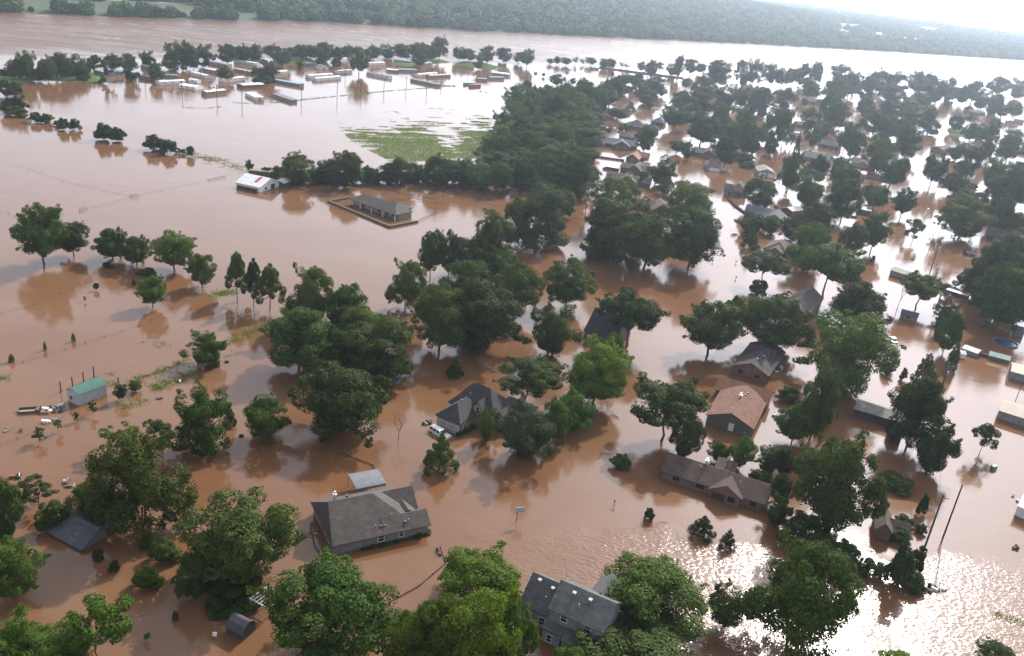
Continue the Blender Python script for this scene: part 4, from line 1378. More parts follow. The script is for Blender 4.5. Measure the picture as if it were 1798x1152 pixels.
hs('brown-roofed house with wide white garage door facing flooded street', (1239, 292), (1268, 296), 2.2, [(0, 'L', 0, 14, 2.2, 4.8, 'gv')], 'beige', 'brown', [(0, 'F', 4.9, -.1, 5.2, 1.8, 'garage'), (0, 'L', 5, .5, 1.2, 1.0, 'glass')])
hs('grey-brown roof house behind the wide white garage door house', (1217, 267), (1262, 274), 2.2, [(0, 'L', 0, 10, 2.2, 4.6, 'gu'), (5, 13, -1, 9, 2.2, 4.9, 'gv')], 'brown', 'taupe')
hs('two-storey beige house with front dormer at the street corner', (1270, 336), (1310, 343), 1.4, [(0, 'L', 0, 9, 1.4, 4.6, 'gu'), (3.6, 9.4, 1.2, 8, 3.8, 6.4, 'gv', .25)], 'beige', 'taupe', [(1, 'F', 2.9, 3.9, .9, 1.1), (0, 'F', 3, .3, 1.0, .8, 'glass'), (0, 'F', 7.5, .3, 1.6, .9, 'glass')])
hs('pale garage with two grey doors and cream roof by bright street', (1331, 301), (1362, 305), 2.6, [(0, 'L', 0, 13, 2.6, 4.4, 'gv', .3)], 'beige', 'pale', [(0, 'F', 2.6, -.1, 3.2, 2.1, 'garage'), (0, 'F', 7.2, -.1, 3.2, 2.1, 'garage')], name='garage', cat='garage')
hs('slate blue roofed house behind dark round tree at street corner', (1306, 372), (1350, 381), 2.0, [(0, 'L', 0, 10, 2.0, 4.6, 'gu'), (9, 18, -4, 8, 2.0, 4.6, 'gv')], 'blue', 'slate')
hs('small red shed with white roof next to leaning utility pole', (1391, 371), (1412, 369), 2.2, [(0, 'L', 0, 6, 2.2, 3.2, 'gu', .2)], 'red', 'white', name='shed', cat='shed')
hs('brown hip-roofed house behind dark cedar in orange water', (1339, 436), (1384, 447), 2.2, [(0, 'L', 0, 14, 2.2, 5.0, 'hipv'), (2, 8, -2, 6, 2.2, 4.2, 'gv')], 'brown', 'brown', [(0, 'L', 4, .6, 1.2, 1.0, 'glass')])
hs('purple-grey roofed house deep in shade beneath the two-trunked tree', (1368, 538), (1415, 552), 2.2, [(0, 'L', 0, 20, 2.2, 5.0, 'gv'), (1, 9, 4, 14, 2.2, 5.4, 'hip')], 'brown', 'plum')
hs('long dark grey roofed building facing the bright street', (1408, 274), (1455, 283), 2.4, [(0, 'L', 0, 13, 2.4, 5.2, 'gu')], 'brown', 'grey')
hs('grey-roofed brick house with dark windows between round trees', (1437, 252), (1474, 259), 2.2, [(0, 'L', 0, 10, 2.2, 4.8, 'gu')], 'brick', 'slate', [(0, 'F', 4, .4, 1.6, 1.2, 'glass'), (0, 'F', 12, .4, 1.6, 1.2, 'glass')])
hs('cream metal-roofed outbuilding between bright round trees', (1499, 303), (1521, 307), 3.0, [(0, 'L', 0, 8, 3.0, 4.2, 'gu', .2)], 'metal', 'tan', name='outbuilding', cat='shed')
hs('plum-brown house with light gabled porch beside spreading tree', (1496, 285), (1540, 292), 2.2, [(0, 'L', 0, 10, 2.2, 4.8, 'gu'), (3, 9, -2, 6, 2.2, 4.2, 'gv')], 'beige', 'plum')
hs('reddish-brown roof half hidden behind two lawn trees', (1514, 332), (1546, 338), 2.2, [(0, 'L', 0, 12, 2.2, 5.0, 'hip')], 'brown', 'brown')
hs('brown-walled house with white eaves in shade of clustered trees', (1440, 357), (1470, 364), 2.2, [(0, 'L', 0, 9, 2.2, 3.8, 'gu')], 'brown', 'pale')
hs('white flat-topped camper trailer beside lawn tree', (1505, 366), (1530, 371), 2.4, [(0, 'L', 0, 3.2, 2.4, 2.6, 'gu', .06)], 'dark', 'white', name='camper_trailer', cat='trailer', th=.08)
hs('low pale house by wide flooded avenue', (1655, 264), (1675, 262), 2.2, [(0, 'L', 0, 9, 2.2, 4.2, 'gu')], 'brown', 'taupe')
hs('grey house with light front gable behind traffic island trees', (1694, 258), (1728, 264), 2.2, [(0, 'L', 0, 9, 2.2, 4.6, 'gu'), (1, 9, -2, 6, 2.2, 4.6, 'gv')], 'beige', 'taupe')
hs('long brown-roofed house with white carport posts on flooded avenue', (1651, 312), (1718, 324), 2.6, [(0, 'L', 0, 9, 2.6, 4.4, 'gu')], 'brown', 'brown', [(0, 'F', 3, .2, 4, 1.8, 'dark'), (0, 'F', 20, .4, 1.5, 1.2, 'glass')])
hs('dark-roofed house with parked white truck by grove', (1732, 412), (1772, 420), 2.4, [(0, 'L', 0, 10, 2.4, 5.0, 'gu')], 'dark', 'dark', [(0, 'F', 4, .4, 1.2, 1.2), (0, 'F', 8, .4, 1.2, 1.2)])
hs('small brown roof among the trees nearest river road', (1418, 178), (1452, 181), 2.2, [(0, 'L', 0, 10, 2.2, 4.6, 'gu'), (6, 14, -2, 6, 2.2, 4.6, 'gv')], 'brown', 'taupe')
hs('pale-roofed house close to the river road', (984, 158), (1010, 161), 2.2, [(0, 'L', 0, 10, 2.2, 4.6, 'gu')], 'redbrick', 'pale')
hs('brown-roofed house next to the pale-roofed one near river road', (1012, 155), (1050, 160), 2.2, [(0, 'L', 0, 12, 2.2, 4.8, 'hip')], 'brown', 'brown')
hs('little grey roof at the start of the bright street', (1392, 238), (1408, 241), 2.0, [(0, 'L', 0, 9, 2.0, 3.8, 'gu')], 'grey', 'grey')
hs('tan roof tucked behind trees at the street bend', (1401, 219), (1424, 221), 2.0, [(0, 'L', 0, 9, 2.0, 4.0, 'gu')], 'brown', 'brown')
hs('dark hip-roofed house with sunlit ridge beside tree in bright water', (1098, 221), (1136, 226), 2.0, [(0, 'L', 0, 14, 2.0, 5.6, 'hip'), (12, 22, 2, 10, 2.0, 4.4, 'hip')], 'redbrick', 'dark')
hs('slate roofed house joined behind the dark hip-roofed one', (1142, 213), (1166, 217), 2.0, [(0, 'L', 0, 10, 2.0, 4.8, 'hip')], 'brown', 'slate')
hs('pale grey roof behind thin trees in first street', (1086, 238), (1116, 243), 2.0, [(0, 'L', 0, 8, 2.0, 4.0, 'gu')], 'grey', 'grey')
hs('tiny grey garden shed before the front-gabled grey house', (1041, 256), (1049, 257), 1.4, [(0, 'L', 0, 3, 1.4, 2.3, 'gu', .15)], 'grey', 'grey', name='garden_shed', cat='shed')
hs('grey shed with lean roof in front of the front-gabled grey house', (1044, 250), (1062, 253), 1.8, [(0, 'L', 0, 5, 1.8, 2.8, 'gu', .2)], 'brown', 'grey', name='garden_shed', cat='shed')
hs('white covered patio behind plain grey-brown roof house', (1062, 292), (1086, 296), 1.4, [(0, 'L', 0, 4, 1.4, 1.6, 'gu', .1)], 'dark', 'white', name='patio_roof', cat='canopy', th=.08)
hs('dark rooftop with white van beside it in the first street', (1052, 222), (1065, 223), 1.6, [(0, 'L', 0, 5, 1.6, 2.4, 'gu', .2)], 'dark', 'dark', name='shed', cat='shed')
hs('white camper beside a dark shed in the first street', (1056, 222), (1079, 224), 1.0, [(0, 'L', -3, -.4, 1.0, 1.3, 'gu', .05)], 'white', 'white', name='camper_trailer', cat='trailer', th=.06)
hs('small house roof among clustered trees near the river', (1206, 203), (1226, 206), 2.0, [(0, 'L', 0, 9, 2.0, 4.0, 'gu')], 'brown', 'taupe')
hs('little white roof between trees near the river', (1290, 190), (1314, 192), 2.0, [(0, 'L', 0, 6, 2.0, 3.4, 'gu')], 'brown', 'pale')
hs('grey roof at the tree clump beside the bright street', (1375, 196), (1398, 198), 2.0, [(0, 'L', 0, 9, 2.0, 4.0, 'gu')], 'brown', 'grey')
hs('brick house roof under avenue trees near river', (1705, 197), (1732, 199), 1.8, [(0, 'L', 0, 10, 1.8, 3.6, 'gu')], 'redbrick', 'brown')
hs('silver grey shed by three neat trees near river', (1780, 210), (1798, 213), 2.4, [(0, 'L', 0, 7, 2.4, 3.4, 'gu', .2)], 'metal', 'grey', name='shed', cat='shed')
hs('reddish roofed house beyond the spreading trees at avenue end', (1790, 262), (1808, 266), 2.4, [(0, 'L', 0, 9, 2.4, 4.6, 'gu')], 'redbrick', 'brown')
# back yards on the near right
hs('shed with pale green ribbed roof and grey walls standing in open bright water', (1563, 474), (1601, 486), 2.0, [(0, 'L', 0, 5.2, 2.0, 3.0, 'gu', .2)], 'grey', 'sage', name='shed', cat='shed', th=.08)
hs('small grey shed with little window below dark-trunked tree', (1581, 550), (1612, 558), 1.9, [(0, 'L', 0, 3.6, 1.9, 2.9, 'gu', .15)], 'metal', 'slate', [(0, 'F', 2.6, .9, .8, .5, 'glass')], name='garden_shed', cat='shed', th=.08)
hs('long white-topped cargo trailer between small sheds', (1661, 508), (1699, 520), 1.7, [(0, 'L', 0, 2.6, 1.7, 1.8, 'gu', .05)], 'dark', 'white', name='cargo_trailer', cat='trailer', th=.06)
hs('low dark-roofed shed touching white-topped cargo trailer', (1651, 503), (1672, 508), 1.0, [(0, 'L', 1, 5, 1.0, 2.0, 'hip', .15)], 'metal', 'dark', name='garden_shed', cat='shed', th=.08)
hs('little grey barn-shaped shed before the white-topped cargo trailer', (1663, 522), (1674, 524), 1.2, [(0, 'L', 0, 3, 1.2, 2.2, 'gv', .1)], 'metal', 'grey', name='garden_shed', cat='shed', th=.08)
hs('white peaked party canopy beside back fence', (1689, 611), (1717, 621), 1.4, [(0, 'L', 0, 4, 1.4, 2.0, 'gu', .2)], 'metal', 'white', name='canopy_shed', cat='shed', th=.08)
hs('small white-roofed shed beside tall narrow evergreen', (1683, 621), (1698, 623), 1.5, [(0, 'L', 0, 3.0, 1.5, 2.1, 'gu', .15)], 'white', 'white', name='garden_shed', cat='shed', th=.08)
hs('long shed with pale green roof along the back fence', (1736, 624), (1774, 634), 1.2, [(0, 'L', 0, 4, 1.2, 2.0, 'gu', .2)], 'green', 'lgreen', name='long_shed', cat='shed', th=.08)
hs('tan-roofed grey metal shed beside the pale green long shed', (1775, 652), (1812, 662), 2.3, [(0, 'L', 0, 8, 2.3, 3.0, 'gu', .15)], 'metal', 'tan', name='metal_shed', cat='shed', th=.08)
hs('long tan-roofed grey metal building with rusty end wall', (1754, 721), (1830, 745), 2.3, [(0, 'L', 0, 8.5, 2.3, 3.2, 'gu', .12)], 'metal', 'tan', name='metal_building', cat='shed', th=.08)
hs('blue-grey shed standing behind the round dark swimming pool', (1783, 580), (1800, 584), 2.0, [(0, 'L', 0, 5, 2.0, 2.9, 'gu', .15)], 'blue', 'slate', name='shed', cat='shed', th=.08)
hs('long pale-roofed building behind white pickup truck', (1500, 718), (1580, 742), 2.3, [(0, 'L', 0, 6.5, 2.3, 3.4, 'gu', .25)], 'dark', 'pale', name='workshop', cat='workshop', th=.1)
hs('little brown-roofed shed near the white pickup truck', (1563, 768), (1583, 772), 1.6, [(0, 'L', 0, 4, 1.6, 2.0, 'gu', .1)], 'dark', 'brown', name='garden_shed', cat='shed', th=.08)
hs('bluish white shed with rusty base beside tall leaning pole', (1786, 888), (1815, 900), 2.4, [(0, 'L', 0, 6.5, 2.4, 3.4, 'gu', .15)], 'white', 'white', name='white_shed', cat='shed', th=.08)
hs('small brown-roofed house wrapped in bushes behind giant dark tree', (1536, 929), (1568, 938), 2.0, [(0, 'L', 0, 7, 2.0, 3.7, 'gv', .3), (2.8, 6.5, 2.5, 6, 1.6, 2.8, 'gu', .2)], 'brown', 'brown')
hs('tiny drowned shed beside dense dark bush', (684, 668), (697, 672), .7, [(0, 'L', 0, 2.4, .7, 1.4, 'gu', .1)], 'grey', 'grey', name='garden_shed', cat='shed', th=.06)
hs('dark little shed floating alone in shining water', (1699, 446), (1713, 447), .9, [(0, 'L', 0, 3.4, .9, 1.7, 'gu', .1)], 'dark', 'dark', name='garden_shed', cat='shed', th=.06)

# trailer park
TPG = 'mobile homes of the trailer park'
def mh(label, A, B, wall, roof, dep=4.6, ze=2.0, zr=2.5, ty='gu', n=3, name='mobile_home', cat='mobile home', group=None, what='glass'):
    a, yaw, L = frame_of(A, B, ze)
    ops = [(0, 'F', L * (i + .6) / (n + .2), 1.0, .8, .7, what) for i in range(n)] if ty == 'gu' else [(0, 'F', L * .5, .3, 1.0, 1.0, 'dark')]
    return building(name, label, cat, A, B, ze, [(0, L, 0, dep, ze, zr, ty, .12)], WALL[wall], METAL.get(roof) or ROOF[roof], ops, oh=.12, th=.08, group=group)
W1 = 'long white single-wide mobile home in the flooded trailer park'
for A, B in (((333, 126), (362, 133)), ((410, 105), (451, 111.5)), ((427.5, 101), (471, 105.5)), ((281, 144), (326, 141.5)), ((393, 140), (431, 135.5)), ((648, 111), (677, 110)), ((544, 133), (586, 130)), ((556, 138), (599, 134.5))):
    mh(W1, A, B, 'white', 'white', group=TPG)
mh('beige mobile home with white roof behind another white one', (357, 120), (383, 125), 'beige', 'white')
mh('long grey-beige mobile home backing onto spit trees', (364, 108), (401, 114), 'beige', 'pale')
mh('tan mobile home beside dark round park tree', (410, 120), (440, 126), 'tan', 'pale')
mh('white-roofed double-wide home with gable end by leaning pole', (313, 149), (343, 153.5), 'white', 'white', dep=8.5, zr=2.6)
mh('brown open-sided home with flat white roof in open park water', (363, 162), (398, 158), 'tan', 'white', n=5, what='dark')
mh('brown home with bright white roof and two gables', (427, 150), (465, 148), 'brown', 'white', dep=7, zr=2.5, n=5, what='dark')
mh('narrow white home end-on with blue trim by weedy line', (448, 171), (464, 171), 'white', 'white', dep=17, ty='gv', zr=2.2)
mh('long grey windowless container home near weedy line', (476, 163), (510, 175), 'grey', 'grey', n=0, zr=1.6)
mh('long blue mobile home beside dark round park tree', (482, 140), (527, 148), 'blue', 'blue', n=5)
mh('pale home with dark porch gap between white pair and big park tree', (595, 125), (619, 123), 'white', 'pale', what='dark')
mh('white home with dark end wall beside big park tree', (643, 127), (683, 134.5), 'white', 'grey', n=5)
mh('grey-blue home beneath the spit trees', (692, 104), (722, 108), 'bluegrey', 'pale')
mh('short white home tucked beneath the spit trees', (598, 104), (618, 101), 'white', 'pale', n=2)
mh('low white gabled building in the trailer park', (680, 122), (700, 123.5), 'metal', 'white', dep=7, zr=2.2, n=0)
mh('wide grey building joined to low white gabled one', (701, 122), (733, 123), 'metal', 'grey', dep=7, n=0)
mh('short white home in front of a grey spreading park tree', (487, 126), (506, 125), 'white', 'white', n=0)
mh('long dark grey home on the weedy bank', (720, 138), (768, 148), 'slate' if 'slate' in WALL else 'grey', 'grey', n=0, zr=1.8)
mh('white home behind the long dark grey one', (736, 131), (769, 128), 'white', 'white')
mh('home with open white porch canopy near container pair', (755, 133), (792, 131), 'tan', 'pale', n=6, what='dark')
mh('blue-grey two-part building with white roof near drowned trees', (863, 127), (894, 131), 'bluegrey', 'white', dep=9, n=3, ze=2.2, zr=2.9)
mh('low grey building in front of the blue-grey two-part one', (861, 136), (886, 136), 'metal', 'grey', n=0)
mh('teal cargo container floating next to a red one', (817, 146), (836, 146), 'blue', 'teal', dep=3, n=0, name='cargo_container', cat='container', ze=1.6, zr=1.65)
mh('red cargo container floating in front of a teal one', (828, 149.5), (845, 148.5), 'red', 'rust', dep=3, n=0, name='cargo_container', cat='container', ze=1.8, zr=1.85)
mh('low grey shed beside container pair', (839, 138), (856, 139), 'metal', 'grey', n=0, name='shed', cat='shed')
mh('tan home with brown roof at the grassy spit', (242, 133), (271, 137), 'tan', 'brown', n=3)
mh('grey home partly behind tall park tree near grassy spit', (290, 132), (313, 133), 'grey', 'grey', n=2)
mh('grey home under spit trees near grassy bank', (246, 114), (264, 118), 'metal', 'grey', n=2)
mh('grey house beside grassy bank on the spit', (163, 122), (183, 127), 'bluegrey', 'pale', dep=8, ze=2.5, zr=3.6, n=2)
mh('teal-grey low home at grassy spit', (200, 125), (218, 126), 'bluegrey', 'lgreen', n=2)
mh('small grey cottage under the spit trees', (508, 101), (527, 101), 'bluegrey', 'grey', dep=7, ze=2.5, zr=3.8, n=2, name='cottage', cat='house')
mh('grey flat home beside small grey cottage', (537, 111), (557, 112), 'metal', 'grey', n=2)
mh('pale cottage peak behind park bushes', (562, 118), (577, 118), 'white', 'grey', dep=6, ty='gv', ze=2.0, zr=3.6, name='cottage', cat='house')
mh('small white box trailer in the park water', (330, 139), (346, 141.5), 'white', 'white', n=1)
mh('dark tiny home at end of spit', (737, 112), (760, 110), 'metal', 'pale', n=2)
mh('small grey hut beneath drowned end trees', (880, 112), (890, 112), 'metal', 'grey', n=0, name='hut', cat='shed', ze=2, zr=2.6)
mh('pale camper at the river road line', (1040, 118), (1052, 119), 'bluegrey', 'white', n=0, name='camper_trailer', cat='trailer', dep=3)
# ------------------------------------------------------------------ poles, fences, small things
def pole(x, yb, yt, label, arm=True, group=None, r=.2, light=False, transformer=False):
    P = gp(x, yb); k = FPX / depth(P); H = (yb - yt) / k / math.cos(math.asin(CAMH / np.linalg.norm(P - CAM)))
    root = tag(empty('utility_pole', (P[0], P[1], 0), rad(random.uniform(-40, 40))), label, 'utility pole', group)
    MB().tube([(0, 0, -2), (0, 0, H)], [r, r * .75], 8).build('shaft', DARKWOOD, root)
    if arm:
        a = MB(); a.quadbox((-1.2, -.16, H - .75), (1.2, -.02 - r * .78, H - .6)); a.build('crossarm', WOOD, root)
        for t in (-1.05, -.4, .4, 1.05): MB().tube([(t, -.14, H - .6), (t, -.14, H - .42)], [.05, .035], 5).build('insulator', GALV, root)
    if transformer: MB().tube([(0, -.38, H - 2.3), (0, -.38, H - 1.3)], [.24, .24], 9).build('transformer', GALV, root)
    if light: MB().tube([(0, 0, H - .3), (.9, 0, H + .1), (1.4, 0, H + .05)], [.04, .04, .12], 6).build('lamp_arm', GALV, root)
    return root
pole(1655, 946, 848, 'tall utility pole leaning in open glittering water, no crossarm', arm=False, r=.17)
pole(1624, 960, 866, 'utility pole beside bushes with angled crossarm in glittering water')
pole(1653, 682, 642, 'utility pole with lamp beside tall narrow evergreen', light=True, transformer=True)
pole(1783, 704, 668, 'short lamp pole before long tan-roofed metal building', arm=False, light=True, r=.1)
pole(1633, 478, 433, 'leaning utility pole above the pale green roofed shed')
pole(1640, 493, 470, 'short utility pole near white-topped cargo trailer', transformer=True)
pole(1646, 535, 511, 'utility pole by evergreen hedge', transformer=True)
pole(1378, 378, 351, 'utility pole with broad crossarm next to small red shed')
pole(1631, 439, 406, 'thin pole standing in bright water near loose tree', arm=False, r=.1)
pole(1037, 415, 382, 'utility pole beside tall street clump', transformer=True)
pole(1028, 373, 315, 'tall bare pole at thicket corner by first street', arm=False)
pole(699, 348, 313, 'pole with box behind the tan farmhouse', arm=False, r=.12, transformer=True)
pole(1369, 276, 258, 'small pole beside bright street trees')
for x, yb, yt in ((381, 175, 148), (425, 180, 154), (529, 175, 150), (592, 171, 146), (634, 167, 143), (674, 160, 139), (713, 156, 135), (749, 159, 137), (320, 166, 144), (465, 158, 140)):
    pole(x, yb, yt, 'utility pole along the weedy line below the trailer park', group='poles along the weedy line')
for x, yb, yt in ((352, 137, 120), (435, 137, 116), (606, 138, 122), (244, 151, 132), (255, 148, 124), (313, 133, 118), (820, 143, 127), (775, 149, 132)):
    pole(x, yb, yt, 'utility pole standing among the mobile homes', group='poles among mobile homes', r=.18)
for x, yb, yt in ((894, 164, 131), (938, 148, 130), (963, 126, 113), (981, 126, 112), (1025, 136, 121), (993, 148, 132), (1000, 130, 115), (920, 142, 126)):
    pole(x, yb, yt, 'thin utility pole in bright water near the river road', arm=False, group='poles near river road', r=.18)
def cable(p1, z1, p2, z2, label):
    a = gp(*p1); b_ = gp(*p2); mb = MB(); pts = []
    for i in range(9):
        t = i / 8; P = a * (1 - t) + b_ * t
        pts.append((P[0], P[1], z1 * (1 - t) + z2 * t - 4 * .9 * t * (1 - t)))
    mb.tube(pts, [.025] * 9, 4)
    return tag(mb.build('power_cable', BLACK), label, 'cable')
cable((1653, 682), 6.6, (1624, 960), 9.0, 'power cable sagging from lamp pole to angled-crossarm pole')
cable((1633, 478), 9.0, (1646, 535), 5.0, 'power cable between leaning pole and hedge pole')
cable((1646, 535), 5.4, (1653, 682), 6.4, 'power cable running along evergreen hedge to lamp pole')
LP = [(381, 175), (425, 180), (529, 175), (592, 171), (634, 167), (674, 160), (713, 156), (749, 159)]
for a_, b2 in zip(LP, LP[1:]): cable(a_, 10.5, b2, 10.5, 'thin power cable strung along the weedy line poles')['group'] = 'cables along the weedy line'
def fence(pxs, label, step=3.0, hgt=.55, wires=2, mat=None, r=.06, rail=False, name='wire_fence'):
    Ps = [gp(*p) for p in pxs]
    root = tag(empty(name, (Ps[0][0], Ps[0][1], 0)), label, 'fence')
    o = Ps[0]; mat = mat or DARKWOOD
    pm = MB().tube([(0, 0, -.8), (0, 0, hgt)], [r, r * .9], 5)
    first = None; wm = MB()
    for a, b_ in zip(Ps, Ps[1:]):
        L = np.hypot(*(b_ - a)[:2]); n = max(1, int(L / step)); prev = None
        for i in range(n + 1):
            P = a + (b_ - a) * i / n - o; h = random.uniform(-.15, .12)
            if first is None:
                po = pm.build('post', mat, root); first = po
            else:
                po = first.copy(); COL.objects.link(po); po.parent = root
            po.location = (P[0], P[1], h); po.rotation_euler = (random.uniform(-.06, .06), random.uniform(-.06, .06), 0)
            if prev is not None:
                for k in range(wires):
                    zz = hgt * (.45 + .45 * k) - .1
                    wm.tube([(prev[0], prev[1], zz), (P[0], P[1], zz)], [.05 if rail else .012] * 2, 4)
            prev = P
    if wires: wm.build('rail' if rail else 'wire', mat if rail else BLACK, root)
    return root
fence([(0, 640), (40, 637), (150, 603), (245, 573), (355, 517), (430, 493)], 'wire fence crossing the pasture from corner posts to the pine trio', 4.0)
fence([(0, 551), (60, 536), (150, 497), (235, 472)], 'upper wire fence across the pasture below big spreading tree', 4.5, .4)
fence([(32, 291), (110, 318), (232, 347)], 'far fence running toward the open-water gate', 6, .45)
fence([(140, 372), (232, 346), (330, 325), (365, 316), (412, 305)], 'long fence line leading to the white metal barn', 6, .45)
fence([(228, 347), (243, 347)], 'short gate panel at the far fence corner', 2.4, .9, 3, rail=True, name='gate')
fence([(139, 371), (152, 368)], 'short gate panel near the big pasture tree', 2.4, .8, 3, rail=True, name='gate')
fence([(366, 318), (396, 312)], 'wooden rail stretch near the white metal barn', 3, .8, 2, rail=True, name='rail_fence')
fence([(0, 372), (15, 376), (38, 386)], 'short fence stub in open water beyond the big pasture tree', 3, .5)
fence([(0, 783), (60, 760), (125, 726), (205, 690), (250, 664), (330, 632)], 'weedy wire fence past the curved green-roofed shed', 3.2, .5)
fence([(660, 345), (690, 338), (735, 347), (770, 352), (768, 373), (735, 389)], 'wrought picket fence behind the tan farmhouse', 1.2, .9, 2, rail=True, r=.04, name='picket_fence')
fence([(700, 352), (725, 350), (742, 353)], 'inner picket fence stretch by the farmhouse pole', 1.2, .9, 2, rail=True, r=.04, name='picket_fence')
fence([(770, 352), (795, 328)], 'picket fence running up to hedgerow gap', 1.5, .8, 2, rail=True, r=.04, name='picket_fence')
fence([(595, 795), (655, 818), (660, 830)], 'drowned fence leading to the metal carport', 2.4, .35, 2, rail=True, name='rail_fence')
fence([(773, 960), (782, 990), (735, 1030), (690, 1055)], 'half-drowned fence beyond the grey family house', 2.4, .3, 2, rail=True, name='rail_fence')
fence([(420, 1035), (475, 1070)], 'low drowned fence under white pergola frame', 1.6, .35, 2, rail=True, name='rail_fence')
fence([(545, 925), (553, 960), (560, 970)], 'drowned deck railing beside the grey family house', 1.2, .6, 2, rail=True, name='deck_railing')
fence([(1550, 455), (1600, 470)], 'thin yard fence leading to the pale green roofed shed', 3, .3)
def board_fence(pxs, label, hgt=.9, mat=None):
    Ps = [gp(*p) for p in pxs]; o = Ps[0]
    root = tag(empty('board_fence', (o[0], o[1], 0)), label, 'fence')
    first = None
    for a, b_ in zip(Ps, Ps[1:]):
        d = (b_ - a)[:2]; L = np.hypot(*d); n = max(1, int(L / 2.4)); yaw = math.atan2(d[1], d[0])
        for i in range(n):
            P = a + (b_ - a) * (i + .5) / n - o
            if first is None: po = MB().quadbox((-1.17, -.04, -1), (1.17, .04, hgt)).build('board_panel', mat or DARKWOOD, root); first = po
            else: po = first.copy(); COL.objects.link(po); po.parent = root
            po.location = (P[0], P[1], random.uniform(-.06, .06)); po.rotation_euler = (0, 0, yaw); po.scale = (L / n / 2.4, 1, 1)
    return root
board_fence([(1270, 342), (1290, 362), (1311, 377)], 'dark board fence along street side of corner yard')
board_fence([(1360, 362), (1371, 373), (1380, 378)], 'dark board fence beside broad crossarm pole')
board_fence([(1045, 276), (1096, 283)], 'dark board fence behind orange-shingled house')
board_fence([(1058, 297), (1080, 300)], 'short board fence before white covered patio')
board_fence([(1470, 377), (1505, 383)], 'dark board fence near the white camper trailer')
board_fence([(1698, 620), (1772, 637)], 'dark board fence along pale green long shed')
board_fence([(1515, 312), (1570, 322)], 'long board fence beside half hidden reddish-brown roof')
board_fence([(1052, 119), (1120, 128), (1200, 138)], 'long dark wall along drowned river road', 1.4)
board_fence([(1648, 606), (1668, 610)], 'short board fence at evergreen hedge foot')

